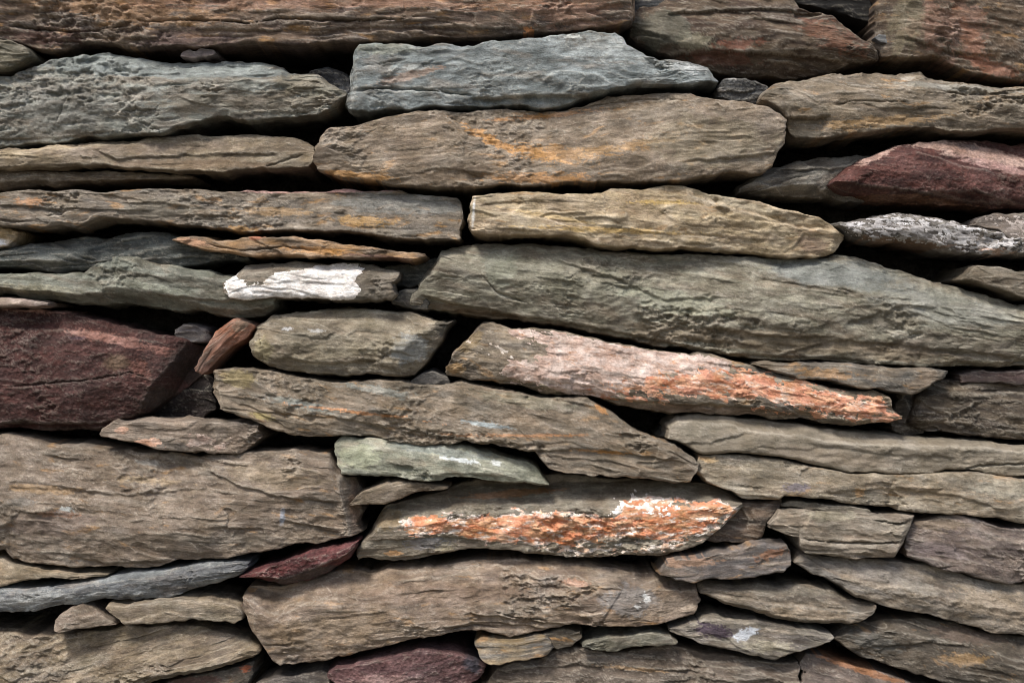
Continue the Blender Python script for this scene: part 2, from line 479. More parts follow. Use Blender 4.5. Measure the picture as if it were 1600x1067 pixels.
        if 'rim' in cr:
            rm = ((1 - ss(0.2, 1.0, mk)) * ss(-.2, .25, fbm(U / 24, Vv / 12, 4, sd + 11, .6)))[..., None] * .8
            K = K * (1 - rm) + lin(cr['rim']) * rm
        cme = make_mesh('lichen_crust', Pw, [rem[quads]], K.reshape(-1, 3)[used], M['crust'])
        c = bpy.data.objects.new('lichen_crust', cme); COL.objects.link(c)
        c.parent = o
        if cr.get('label'): c['label'] = cr['label']
    return o

# ------------------------------------------------------------------ ground and the fill behind the stones
def setting():
    n = 60
    g = np.linspace(-1, 1, n)
    gx, gy = np.meshgrid(np.sign(g) * np.abs(g) ** 2 * 60, np.sign(g) * np.abs(g) ** 2 * 60)
    gz = fbm(gx / 1.2, gy / 1.2, 4, 5) * 0.03
    idx = np.arange(n * n).reshape(n, n)
    F = np.stack([idx[:-1, :-1], idx[:-1, 1:], idx[1:, 1:], idx[1:, :-1]], -1).reshape(-1, 4)
    me = make_mesh('ground', np.stack([gx, gy, gz], -1).reshape(-1, 3), [F], np.tile(lin((112, 104, 88)), (n * n, 1)), M['earth'])
    o = bpy.data.objects.new('ground', me); COL.objects.link(o); o['kind'] = 'structure'
    # earth and rubble heart of the wall
    nx, ny = 300, 240
    xs = np.linspace(-1.25, 1.25, nx); zs = np.linspace(-0.05, 2.05, ny)
    X, Zz = np.meshgrid(xs, zs)
    Yv = 0.21 + fbm(X / .12, Zz / .05, 5, 91, .6) * 0.022
    idx = np.arange(nx * ny).reshape(ny, nx)
    V = [np.stack([X, Yv, Zz], -1).reshape(-1, 3)]
    F = [np.stack([idx[:-1, :-1], idx[:-1, 1:], idx[1:, 1:], idx[1:, :-1]], -1).reshape(-1, 4)]
    loop = np.concatenate([idx[0, :], idx[1:, -1], idx[-1, -2::-1], idx[-2:0:-1, 0]])
    bk = V[0][loop].copy(); bk[:, 1] = 0.75
    b0 = nx * ny; ids = b0 + np.arange(len(loop))
    V.append(bk); F.append(np.stack([loop, ids, np.roll(ids, -1), np.roll(loop, -1)], -1))
    V.append(bk.mean(0)[None]); F.append(np.stack([ids, np.full(len(ids), b0 + len(loop)), np.roll(ids, -1)], -1))
    V = np.concatenate(V)
    me = make_mesh('wall_core', V, F, np.tile(lin((44, 41, 38)), (len(V), 1)), M['earth'])
    o = bpy.data.objects.new('wall_core', me); COL.objects.link(o)
    o['label'] = 'dark earth filling the heart of the wall, glimpsed behind all the stones'; o['category'] = 'wall core'
setting()

# ------------------------------------------------------------------ the stones, top to bottom
FLAT = [(0, -6), (0.08, -1), (0.3, 0), (0.9, 0), (1, -3)]
UNDER = [(0, -14), (0.12, -4), (0.3, 0), (0.62, 0), (0.75, -6), (1, -40)]
BACK = [(0, -55), (0.28, -14), (0.38, -2), (0.6, 0), (0.9, -1), (1, -6)]
BACKS = [(0, -32), (0.24, -8), (0.30, -1), (0.6, 0), (0.9, -1), (1, -5)]

S('flat_stone', 'very long rusty brown flaky slab running along the top left edge of the wall',
  [(0, -120), (400, -118), (960, -122), (985, -60), (990, 20)],
  [(0, 57), (46, 68), (80, 71), (110, 66), (170, 68), (203, 73), (285, 71), (356, 69), (559, 66), (623, 60), (712, 59), (805, 53), (912, 44), (975, 38), (990, 34)],
  z=14, c0=(118, 98, 80), c1=(84, 70, 62), ochre=.22, mat='flaky', rough=1.1, fine=1.5, prof=[(0, -10), (.4, 6), (.75, 4), (.9, -3), (1, -14)],
  cracks=[([(0, 34), (60, 40), (120, 46), (200, 36)], 2.2, 10), ([(215, 33), (300, 30), (395, 36), (430, 29), (560, 33), (640, 30)], 1.8, 9)],
  ledges=[([(300, 42), (420, 46), (600, 40), (780, 44), (960, 25)], 5, 3, 14), ([(30, 50), (160, 62)], 6, 3, 10)],
  patches=[((200, 14, 160, 22, 8, .7), (160, 120, 78), .45), ((560, 6, 420, 12, 0, .8), (150, 108, 80), .45), ((880, 20, 90, 26, 0, .9), (146, 108, 86), .45), ((290, 58, 80, 14, 0, .7), (96, 76, 72), .6), ((60, 52, 80, 14, 0, .7), (78, 48, 44), .6), ((826, 45, 10, 5, 0, .5), (205, 130, 62), .8)])
S('stone_lump', 'small rounded olive brown stone end at the left edge under the top slab',
  [(0, 56), (18, 60), (34, 68), (46, 82)], [(0, 108), (14, 106), (30, 98), (46, 86)], z=-6, c0=(106, 100, 84), c1=(80, 76, 62), r=14)
S('flat_stone', 'large blue grey slab with crumbly lower face below the long top slab, on the left',
  [(0, 112), (20, 102), (55, 90), (110, 80), (160, 74), (180, 76), (205, 82), (280, 91), (340, 90), (400, 90), (436, 98), (446, 107), (492, 108), (512, 122), (535, 133), (539, 142)],
  [(0, 228), (30, 224), (74, 218), (140, 212), (200, 211), (245, 211), (280, 199), (320, 185), (370, 184), (400, 187), (450, 184), (500, 175), (524, 167), (539, 150)],
  z=12, ang=-4, c0=(118, 121, 114), c1=(100, 94, 84), mat='slate', rough=1.3, fine=1.8, prof=[(0, -40), (.22, -12), (.36, 0), (.7, 4), (.9, -2), (1, -6)], r=8,
  patches=[((230, 98, 260, 22, 3, .35), (124, 132, 130), .7), ((480, 130, 60, 24, 10, .5), (126, 118, 98), .5), ((80, 160, 90, 46, 0, .5), (112, 112, 106), .5), ((380, 158, 180, 20, 0, .6), (112, 102, 86), .6)],  # first patch paints the sky's bluish light onto the upward top face
  ledges=[([(60, 118), (200, 118), (330, 122), (430, 126)], -5, 4, 22), ([(430, 118), (520, 128)], 5, 3, 14)],
  cracks=[([(72, 216), (80, 190), (100, 150), (150, 134)], 2.5, 5)])
S('pebble', 'small pinkish grey pebble lodged on top of the blue grey slab',
  [(284, 84), (296, 78), (315, 77), (332, 79), (338, 84)], [(284, 88), (300, 93), (322, 91), (338, 86)], z=-12, c0=(112, 98, 96), c1=(92, 80, 80), step=1.6, depth=45, rough=.8, jag=1.5, r=3, cat='pebble', group='pebbles wedged in the wall')
S('flat_stone', 'long light blue grey slab with blunt left end and thin pointed right end',
  [(541, 150), (548, 110), (556, 76), (562, 68), (575, 66), (620, 66), (660, 70), (700, 70), (760, 65), (850, 57), (912, 48), (940, 45), (962, 46), (975, 53), (980, 66), (1010, 84), (1040, 91), (1070, 92), (1090, 99), (1108, 104), (1124, 122)],
  [(541, 168), (548, 173), (570, 175), (600, 172), (641, 173), (670, 166), (700, 168), (740, 166), (800, 163), (870, 165), (905, 154), (930, 147), (983, 136), (1040, 132), (1080, 131), (1110, 128), (1124, 126)],
  cuts=[(560,120,-1,-.1,1,0),(1000,78,.6,-1,.8,0),(600,150,-.05,1,.35,0),(1060,122,.1,1,.6,0)], ncut=0, z=16, ang=-2, c0=(126, 134, 134), c1=(96, 101, 100), rough=1.0, fine=1.6, mat='slate', step=1.8,
  patches=[((640, 118, 60, 8, -14, .5), (160, 132, 112), .6), ((600, 76, 60, 12, 0, .4), (132, 136, 122), .5), ((650, 106, 22, 5, 0, .4), (190, 194, 190), .6), ((960, 75, 90, 24, 5, .8), (150, 156, 154), .5), ((1075, 105, 40, 10, 0, .8), (190, 192, 188), .6), ((895, 56, 14, 4, 0, .6), (215, 217, 210), .7)],
  cracks=[([(552, 143), (590, 138), (640, 139), (700, 144), (740, 150)], 2.4, 10), ([(556, 104), (600, 100), (640, 92)], 1.4, 4)],
  ledges=[([(730, 152), (800, 148), (900, 146), (960, 140)], 14, 4, 60)])
S('flat_stone', 'wide brown slab with an orange ochre vein across its middle',
  [(488, 242), (494, 222), (503, 208), (516, 194), (560, 190), (605, 178), (648, 171), (698, 173), (762, 167), (805, 166), (876, 169), (901, 161), (940, 148), (983, 142), (1035, 142), (1079, 145), (1104, 153), (1161, 153), (1179, 162), (1204, 166), (1220, 174), (1229, 190)],
  [(488, 250), (499, 269), (520, 275), (573, 285), (645, 292), (691, 293), (769, 289), (816, 290), (894, 287), (1001, 286), (1060, 282), (1085, 277), (1140, 270), (1195, 267), (1211, 258), (1217, 238), (1225, 228), (1229, 212)],
  cuts=[(1205,180,.6,-.8,.8,0),(1215,235,.9,.3,.8,0),(515,205,-.6,-.8,.8,0),(505,262,-.5,.9,.9,0),(700,262,.0,1,.25,0),(1000,168,.05,-1,.4,0)], ncut=0, z=18, ang=-5, c0=(128, 113, 94), c1=(104, 91, 76), ochre=.12, rough=1.0, fine=1.2, step=1.8, prof=FLAT,
  patches=[((768, 218, 58, 9, 27, .8), (184, 132, 66), .75), ((842, 238, 46, 10, 20, .9), (180, 130, 66), .7), ((880, 240, 70, 14, 5, 1.0), (172, 128, 72), .5), ((970, 230, 100, 9, -10, 1.1), (166, 128, 76), .5), ((840, 278, 90, 9, 0, .9), (172, 122, 62), .6), ((855, 176, 100, 5, -6, .8), (178, 126, 70), .6), ((560, 274, 60, 7, 6, .6), (178, 132, 74), .7), ((1110, 220, 110, 46, 0, .4), (130, 120, 98), .5), ((720, 272, 80, 14, -4, .5), (100, 84, 66), .5)],
  cracks=[([(700, 182), (722, 192), (730, 204)], 1.6, 4), ([(876, 170), (960, 156), (1000, 152), (1080, 154)], 1.4, 5)],
  ledges=[([(640, 270), (690, 260), (780, 272)], 4, 4, 20), ([(1060, 250), (1130, 246), (1215, 236)], 5, 4, 24)])
S('stone_block', 'craggy rust and brown rock with a humped top at the upper right',
  [(985, -80), (1100, -90), (1225, -40), (1256, 0), (1310, 18), (1336, 43), (1366, 62), (1378, 78)],
  [(985, 44), (1010, 62), (1033, 78), (1080, 86), (1111, 101), (1180, 110), (1240, 112), (1290, 109), (1346, 96), (1378, 86)],
  cuts=[(1300,40,.55,-1,.7,0),(1200,70,0,1,1.2,0),(1130,40,-.3,-1,.5,0),(1340,80,.6,.8,.9,0)], z=2, ang=8, c0=(92, 78, 62), c1=(62, 48, 38), rough=1.7, fine=1.1, chip=1.4, r=16, prof=[(0, -20), (.45, -4), (.62, 4), (.72, 0), (.85, -18), (1, -60)],
  patches=[((1300, 50, 60, 22, 28, .9), (108, 70, 50), .6), ((1155, 66, 40, 10, -5, .9), (112, 64, 44), .6), ((1085, 60, 36, 14, 10, .5), (140, 134, 112), .6), ((1130, 84, 70, 12, 4, .5), (92, 50, 34), .6), ((1040, 40, 50, 34, 10, .4), (92, 92, 80), .6)],
  ledges=[([(1040, 14), (1120, 10), (1200, 8), (1290, 14)], 8, 3, 20), ([(1050, 76), (1140, 74), (1240, 80), (1330, 88)], 12, 4, 40)])
S('stone_block', 'big rust flecked brown block in the upper right corner',
  [(1378, -100), (1500, -110), (1600, -100)], [(1378, 60), (1388, 82), (1420, 88), (1467, 88), (1514, 103), (1557, 116), (1600, 122)],
  cuts=[(1418,40,-1,.1,1.6,0),(1500,85,-.3,1,.8,0)], ncut=0, z=12, ang=9, c0=(102, 84, 66), c1=(74, 62, 50), ochre=.1, rough=1.3, fine=1.3, r=12, prof=[(0, -20), (.5, 4), (.85, 0), (1, -18)],
  patches=[((1490, 40, 70, 50, 30, .8), (134, 98, 80), .5), ((1530, 70, 60, 14, 60, .8), (150, 92, 58), .35), ((1420, 30, 26, 60, 8, .4), (120, 112, 88), .5), ((1560, 100, 60, 10, 18, .7), (150, 100, 76), .6)],
  ledges=[([(1400, 50), (1500, 78), (1600, 100)], 5, 4, 18)])
S('pebble', 'little grey pebble in the dark notch between the two upper right rocks',
  [(1367, 58), (1374, 50), (1384, 49), (1392, 56)], [(1367, 62), (1376, 67), (1386, 68), (1392, 60)], z=-30, c0=(112, 114, 116), c1=(86, 88, 90), step=1.4, depth=40, rough=.8, jag=1.6, r=3, cat='pebble', group='pebbles wedged in the wall')
S('flat_stone', 'layered brown slab with notched left end, right edge, directly below the corner block',
  [(1193, 150), (1200, 136), (1214, 125), (1268, 116), (1325, 108), (1400, 106), (1446, 109), (1460, 118), (1510, 125), (1600, 130)],
  [(1193, 156), (1218, 174), (1230, 186), (1236, 208), (1246, 215), (1289, 213), (1361, 206), (1432, 200), (1521, 204), (1574, 200), (1600, 202)],
  z=10, ang=4, c0=(128, 114, 94), c1=(98, 88, 74), ochre=.14, rough=1.2, fine=1.5, mat='flaky', step=1.8, prof=BACKS,
  ledges=[([(1216, 182), (1250, 183), (1300, 180)], 14, 3, 60), ([(1330, 132), (1450, 130), (1600, 140)], -6, 4, 40)],
  cracks=[([(1470, 141), (1520, 146), (1600, 144)], 1.6, 6), ([(1300, 166), (1330, 158), (1420, 160)], 1.5, 5)],
  patches=[((1380, 190, 110, 9, -4, .7), (162, 128, 80), .6), ((1425, 119, 14, 5, 0, .3), (176, 170, 158), .7), ((1500, 134, 110, 8, 3, .6), (142, 140, 130), .6), ((1260, 205, 30, 12, 0, .5), (92, 86, 74), .6)])
S('stone_block', 'recessed dark grey stone in the shade left of the dark red right hand stone',
  [(1156, 292), (1180, 268), (1215, 254), (1245, 249), (1307, 242), (1365, 236), (1400, 240)], [(1156, 302), (1200, 306), (1300, 310), (1400, 312)],
  z=-22, ang=-8, c0=(104, 99, 90), c1=(78, 74, 68), rough=1.2, prof=[(0, -30), (.4, 0), (.7, -4), (1, -30)],
  ledges=[([(1210, 262), (1300, 262), (1340, 256)], 8, 4, 30)])
S('stone_block', 'wedge shaped stone with coarse dark red face and dusty pink top, right edge',
  [(1298, 282), (1330, 258), (1356, 244), (1385, 230), (1410, 222), (1436, 219), (1503, 211), (1600, 214)],
  [(1298, 286), (1320, 300), (1380, 312), (1440, 318), (1514, 322), (1600, 324)],
  cuts=[(1480,240,.35,-1,1.2,0),(1365,262,-.55,-1,.5,0),(1440,300,-.14,1,2.6,0)], ncut=0, z=8, ang=9, c0=(84, 49, 42), c1=(58, 34, 31), wear_highlight=.5, mat='grainy', rough=.6, fine=1.0, chip=.5, r=5, step=1.8, prof=[(0, -24), (.22, -8), (.4, 0), (.72, 2), (.80, -4), (1, -44)],
  patches=[((1535, 236, 130, 16, 10, .35), (148, 120, 106), .85), ((1375, 240, 44, 8, -28, .4), (170, 138, 124), .7), ((1560, 258, 70, 9, 14, .4), (164, 130, 122), .6), ((1430, 312, 120, 12, 4, .4), (104, 72, 50), .8), ((1520, 226, 24, 7, 4, .4), (84, 74, 72), .6)],
  ledges=[([(1430, 234), (1500, 258), (1600, 276)], -6, 4, 40), ([(1330, 286), (1432, 297), (1514, 311), (1600, 319)], 12, 3, 50)])
S('flat_stone', 'narrow brown slab under the blue grey slab, left edge',
  [(0, 230), (71, 222), (132, 219), (214, 211), (278, 204), (356, 205), (442, 207), (474, 214), (490, 226)],
  [(0, 263), (53, 264), (160, 263), (271, 267), (321, 269), (403, 265), (481, 260), (490, 244)],
  z=4, ang=-1, c0=(128, 114, 92), c1=(100, 88, 72), rough=.9, fine=1.1, prof=BACKS, step=1.8,
  ledges=[([(140, 228), (180, 246), (300, 238), (440, 236)], 6, 4, 26)], cracks=[([(400, 262), (440, 250), (480, 236)], 1.6, 6)],
  patches=[((40, 238, 80, 10, -8, .5), (168, 150, 118), .6), ((200, 232, 200, 10, -3, .5), (118, 104, 90), .5), ((300, 256, 160, 8, 0, .5), (106, 86, 64), .6)])
S('flat_stone', 'thin shadowed brown slab tapering to the right above the long ochre blotched slab',
  [(0, 266), (160, 266), (250, 268), (292, 272)], [(0, 297), (53, 292), (160, 286), (249, 280), (292, 276)], z=-14, c0=(112, 98, 78), c1=(88, 76, 62), rough=.5, prof=[(0, -10), (.5, 0), (1, -25)])
S('flat_stone', 'long straight slab blotched with ochre and grey, with a blunt vertical right end',
  [(0, 299), (18, 297), (96, 296), (157, 297), (228, 292), (264, 292), (321, 296), (403, 293), (500, 294), (560, 294), (620, 292), (641, 299), (712, 304), (718, 312), (721, 340)],
  [(0, 353), (64, 356), (118, 354), (171, 342), (249, 347), (303, 354), (381, 363), (481, 360), (560, 364), (620, 372), (690, 375), (717, 375), (721, 370)],
  z=12, ang=1, c0=(124, 112, 96), c1=(98, 90, 80), ochre=.24, rough=1.0, fine=1.6, mat='flaky', step=1.8, prof=FLAT, jag=.7,
  patches=[((620, 318, 110, 20, 2, .4), (120, 122, 118), .6), ((480, 296, 150, 3.5, 0, .5), (170, 130, 124), .8), ((565, 345, 50, 9, 3, .7), (176, 138, 80), .7), ((375, 358, 28, 6, 0, .7), (176, 134, 76), .7), ((45, 315, 26, 8, 0, .7), (176, 124, 74), .6), ((250, 325, 70, 20, 0, .4), (112, 106, 92), .5), ((430, 330, 70, 8, 0, .8), (160, 126, 78), .5)],
  ledges=[([(150, 300), (230, 312), (300, 322)], 4, 4, 20)])
S('flat_stone', 'pale tan slab with yellow streaks, white left edge and blunt tapering right end',
  [(734, 312), (737, 305), (760, 301), (800, 298), (850, 299), (925, 303), (942, 299), (955, 290), (1010, 292), (1040, 287), (1075, 289), (1111, 299), (1193, 313), (1254, 330), (1286, 338), (1304, 348), (1325, 366)],
  [(734, 362), (741, 364), (798, 368), (841, 368), (915, 374), (933, 383), (980, 389), (1040, 388), (1101, 390), (1182, 393), (1239, 402), (1289, 403), (1316, 393), (1325, 372)],
  cuts=[(1262,372,.8,.55,.8,0),(1200,328,.3,-1,1.3,0),(1000,300,.05,-1,.8,0)], ncut=0, z=20, ang=5, c0=(168, 150, 118), c1=(142, 124, 97), ochre=.08, rough=1.0, fine=1.3, step=1.8, prof=FLAT, jag=.8,
  patches=[((740, 333, 3.2, 28, 4, .3), (214, 214, 210), .9), ((1160, 318, 130, 9, 17, .3), (140, 130, 108), .7), ((960, 360, 140, 5, 2, .8), (196, 160, 86), .6), ((1040, 316, 60, 4, 0, .8), (198, 166, 96), .6), ((860, 338, 80, 4, 10, .7), (190, 160, 100), .5), ((1275, 378, 36, 20, 20, .3), (118, 96, 78), .7), ((900, 318, 60, 16, 0, .4), (120, 106, 86), .5)],
  ledges=[([(1076, 304), (1160, 330), (1250, 356), (1322, 362)], -9, 5, 50), ([(745, 320), (800, 312), (860, 314)], 4, 3, 12), ([(1240, 388), (1262, 362), (1300, 366)], 4, 3, 16)])
S('flat_stone', 'sooty grey slab in deep shade between the ochre blotched slab and the green grey slab',
  [(0, 384), (50, 379), (107, 372), (150, 368), (200, 362), (250, 361), (330, 374), (390, 396)], [(0, 420), (125, 427), (220, 424), (300, 414), (390, 406)],
  z=-10, ang=-4, c0=(98, 102, 98), c1=(66, 70, 68), rough=1.3, fine=1.3, mat='flaky', prof=[(0, -30), (.3, -4), (.6, 0), (1, -26)],
  ledges=[([(130, 384), (180, 376), (240, 366)], 6, 4, 20)])
S('stone_chip', 'small yellow and white stained stone end peeping out at the left edge',
  [(0, 355), (10, 357), (26, 362)], [(0, 386), (12, 382), (26, 370)], z=-14, c0=(176, 150, 108), c1=(150, 128, 96), rough=.5, depth=120,
  patches=[((-10, 380, 34, 9, 0, .3), (214, 214, 216), .95)])
S('flat_stone', 'green grey slab with a raised pointed hump, left of the white crusted stone',
  [(0, 426), (60, 427), (126, 427), (134, 418), (162, 397), (214, 402), (278, 417), (349, 426), (400, 436), (426, 458)],
  [(0, 462), (30, 466), (89, 472), (214, 477), (285, 486), (356, 496), (410, 496), (426, 484)],
  z=2, ang=5, c0=(114, 116, 104), c1=(88, 86, 74), rough=1.0, fine=1.4, mat='slate', step=1.8, prof=[(0, -20), (.2, -4), (.4, 0), (.65, 0), (1, -34)],
  ledges=[([(126, 424), (150, 432), (230, 428), (270, 440)], 4, 3, 16), ([(240, 458), (320, 466), (400, 470)], 6, 4, 30)],
  patches=[((180, 412, 40, 12, 8, .4), (120, 124, 114), .6), ((240, 450, 60, 8, 10, .7), (140, 142, 124), .5), ((60, 452, 70, 8, 4, .7), (130, 124, 100), .5), ((360, 464, 60, 20, 4, .4), (102, 98, 84), .5)])
S('stone_shard', 'thin orange brown splinter slab lying over the white crusted stone',
  [(268, 373), (278, 368), (296, 367), (331, 371), (392, 369), (463, 372), (520, 375), (573, 382), (620, 392), (664, 397)],
  [(268, 376), (296, 386), (321, 393), (403, 404), (463, 402), (560, 402), (591, 406), (638, 406), (664, 400)],
  z=14, ang=3, c0=(156, 122, 84), c1=(104, 86, 68), ochre=.3, rough=1.2, fine=1.7, mat='flaky', step=1.6, r=4,
  patches=[((400, 372, 12, 4, 0, .4), (184, 110, 76), .8), ((300, 378, 26, 7, 10, .5), (176, 130, 96), .6), ((500, 392, 60, 6, 4, .6), (194, 138, 66), .6), ((600, 402, 60, 4, 6, .6), (100, 72, 66), .7)],
  cracks=[([(320, 382), (380, 392), (440, 386), (500, 392)], 1.6, 6)])
S('stone_block', 'small squared stone coated with thick white lichen on its lower front',
  [(349, 430), (360, 424), (377, 411), (427, 408), (500, 409), (560, 411), (600, 415), (618, 419)],
  [(349, 452), (357, 465), (385, 468), (424, 470), (481, 468), (545, 470), (559, 471), (609, 472), (618, 462)],
  z=16, ang=-2, c0=(120, 112, 98), c1=(98, 88, 76), rough=.65, fine=.6, step=1.5, prof=BACKS,
  crusts=[dict(poly=[(349, 428), (362, 427), (372, 440), (392, 448), (410, 446), (430, 430), (470, 424), (500, 414), (536, 411), (562, 418), (552, 440), (560, 452), (546, 470), (480, 466), (430, 469), (358, 464)], ca=(232, 229, 225), cb=(218, 210, 202), cc=(226, 206, 176), mix3=-.22, dirt=.25, edge=6, rag=1.3, bias=-.5, thick=2.0, nx=14, ny=8, label='thick white lichen coating')],
  patches=[((590, 444, 36, 28, 0, .4), (92, 84, 72), .6)])
S('rubble_stone', 'small dark rubble stone in the gap right of the white crusted stone',
  [(612, 462), (625, 450), (650, 446), (668, 452)], [(612, 474), (635, 482), (668, 484)], z=-26, c0=(88, 86, 80), c1=(66, 64, 60), rough=.7, depth=90)
S('flat_stone', 'largest slab of all, grey green and rippled, sloping down across the right half',
  [(641, 470), (643, 452), (659, 427), (677, 404), (687, 384), (730, 377), (823, 378), (876, 384), (980, 390), (1040, 394), (1150, 398), (1240, 400), (1290, 398), (1312, 394), (1353, 400), (1414, 417), (1453, 429), (1489, 443), (1553, 458), (1600, 474)],
  [(641, 480), (700, 490), (760, 497), (841, 505), (912, 519), (1019, 538), (1080, 547), (1104, 551), (1179, 563), (1289, 566), (1396, 570), (1467, 572), (1600, 577)],
  cuts=[(850,492,-.18,1,1.4,0),(1080,536,-.12,1,1.0,0),(1400,430,.22,-1,.8,0),(1300,535,-.05,1,.8,0),(670,430,-1,-.5,.6,0)], ncut=0, z=10, ang=7, c0=(128, 124, 107), c1=(98, 91, 77), rough=1.3, fine=1.4, chip=1.3, step=1.8, r=8, prof=[(0, -44), (.16, -16), (.3, -2), (.5, 5), (.68, 2), (.8, -6), (.93, -18), (1, -40)],
  patches=[((1300, 425, 170, 30, 8, .3), (116, 120, 116), .8), ((1480, 480, 140, 40, 10, .3), (124, 126, 118), .6), ((1380, 495, 70, 16, 3, .3), (104, 98, 84), .8), ((1250, 535, 320, 20, 5, .4), (106, 92, 72), .7), ((900, 440, 150, 34, 10, .5), (124, 122, 104), .5), ((880, 515, 300, 10, 11, .4), (104, 88, 68), .8), ((780, 420, 30, 40, -20, .5), (132, 136, 120), .4), ((1500, 545, 120, 20, 4, .5), (98, 88, 76), .5), ((1060, 472, 100, 20, 12, .5), (138, 140, 120), .5)],  # first patch: bluish sky light painted on the top right surface
  ledges=[([(655, 458), (709, 471), (805, 490), (912, 506), (1080, 540), (1180, 556)], 12, 4, 60), ([(1090, 505), (1180, 520), (1240, 524), (1310, 524)], 7, 4, 26), ([(1320, 504), (1400, 478), (1470, 474), (1500, 486)], 6, 6, 22), ([(860, 400), (960, 430), (1040, 466), (1130, 462)], 6, 5, 22), ([(1180, 430), (1290, 448), (1350, 460)], 4, 3, 14), ([(1180, 566), (1310, 528), (1600, 556)], 5, 4, 24)],
  cracks=[([(745, 420), (775, 455), (830, 476)], 2.4, 6), ([(1300, 447), (1350, 460)], 1.6, 6)])
S('flat_stone', 'dark grey slab mottled with white lichen, right side above the largest slab',
  [(1311, 349), (1330, 344), (1361, 338), (1396, 332), (1450, 337), (1503, 344), (1557, 356), (1600, 366)],
  [(1311, 352), (1336, 372), (1396, 380), (1467, 388), (1503, 394), (1546, 399), (1585, 399), (1600, 398)],
  z=10, ang=7, c0=(108, 102, 96), c1=(80, 75, 70), rough=1.0, fine=1.6, step=1.6, prof=[(0, -18), (.2, -3), (.6, 0), (.8, -5), (1, -26)],
  crusts=[dict(poly=[(1315, 349), (1396, 333), (1503, 345), (1565, 360), (1598, 372), (1590, 396), (1520, 392), (1460, 380), (1340, 368)], ca=(186, 183, 182), cb=(156, 151, 148), rag=4.0, edge=18, bias=.3, nx=15, ny=5, thick=.4, label='patchy white lichen specks')],
  patches=[((1420, 378, 90, 6, 6, .5), (112, 84, 60), .7), ((1560, 392, 30, 6, 4, .4), (190, 156, 136), .7)])
S('stone_block', 'pinkish grey stone end behind the white mottled slab, at the right edge',
  [(1526, 346), (1540, 336), (1556, 331), (1600, 333)], [(1526, 352), (1560, 366), (1600, 394)], z=-6, c0=(120, 110, 102), c1=(96, 88, 82), rough=.9,
  crusts=[dict(poly=[(1545, 338), (1600, 335), (1640, 335), (1640, 380), (1600, 380)], ca=(168, 158, 150), cb=(150, 138, 130), rag=3.8, edge=14, bias=.6, nx=8, ny=5, thick=.3)])
S('stone_block', 'small olive brown stone lying on the tail of the largest slab, right edge',
  [(1502, 434), (1515, 424), (1528, 417), (1560, 418), (1600, 421)], [(1502, 438), (1524, 444), (1567, 459), (1600, 468)], z=2, ang=8, c0=(104, 94, 78), c1=(84, 76, 62), rough=.9)
S('stone_chip', 'thin pale pink flake on top of the big dark red block, left edge',
  [(0, 466), (30, 468), (74, 474)], [(0, 480), (40, 480), (74, 477)], z=-6, c0=(156, 138, 124), c1=(132, 112, 104), rough=.5, r=3, depth=90)
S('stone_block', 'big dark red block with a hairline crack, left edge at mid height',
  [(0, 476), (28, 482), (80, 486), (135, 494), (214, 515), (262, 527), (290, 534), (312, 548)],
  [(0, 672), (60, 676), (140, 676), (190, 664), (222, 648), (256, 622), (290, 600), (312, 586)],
  cuts=[(262,535,.91,.41,2.2,0),(226,606,.84,.53,2.4,0),(150,668,.05,1,2.5,0),(130,500,-.12,-1,1.3,0),(165,575,.6,-.8,.35,-2)], z=6, ang=4, c0=(70, 40, 35), c1=(50, 31, 28), wear_highlight=.5, mat='grainy', rough=1.25, fine=.9, chip=1.3, streak=.7, r=9, tilt=0, prof=[(0, -34), (.12, -14), (.22, 0), (.5, 3), (.88, 0), (.94, -10), (1, -34)],
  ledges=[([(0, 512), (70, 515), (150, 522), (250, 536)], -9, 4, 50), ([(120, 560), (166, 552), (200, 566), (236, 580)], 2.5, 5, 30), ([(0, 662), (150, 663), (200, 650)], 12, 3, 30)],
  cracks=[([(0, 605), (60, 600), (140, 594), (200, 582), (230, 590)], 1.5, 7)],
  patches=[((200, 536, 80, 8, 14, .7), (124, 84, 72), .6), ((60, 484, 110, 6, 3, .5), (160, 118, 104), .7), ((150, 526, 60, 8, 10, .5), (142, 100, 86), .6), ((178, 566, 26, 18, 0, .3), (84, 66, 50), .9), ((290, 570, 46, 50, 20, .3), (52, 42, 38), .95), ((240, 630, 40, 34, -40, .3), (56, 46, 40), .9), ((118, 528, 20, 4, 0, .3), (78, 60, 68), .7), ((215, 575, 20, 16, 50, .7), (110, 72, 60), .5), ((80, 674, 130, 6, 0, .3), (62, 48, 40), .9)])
S('stone_shard', 'small tilted orange brown shard standing in the dark gap right of the red block',
  [(303, 572), (312, 562), (318, 553), (322, 540), (335, 521), (350, 509), (363, 501), (374, 499), (384, 503), (392, 512)],
  [(303, 583), (313, 588), (322, 584), (331, 575), (344, 562), (356, 551), (372, 535), (388, 522), (392, 516)],
  cuts=[(345,540,.7,.7,.8,0),(376,505,.7,-.7,.5,0)], ncut=1, prof=FLAT,  z=6, ang=-45, c0=(152, 100, 74), c1=(112, 82, 66), rough=.6, fine=1.4, mat='flaky', step=1.3, r=2, depth=80, jag=1.3,
  patches=[((376, 508, 18, 10, -40, .4), (132, 118, 100), .6)])
S('rubble_stone', 'dusty grey rubble lump deep in the gap between red block and orange shard',
  [(268, 512), (285, 504), (305, 507), (326, 516)], [(268, 528), (300, 536), (326, 534)], z=-42, c0=(98, 94, 96), c1=(70, 66, 66), rough=.9, depth=60, r=8)
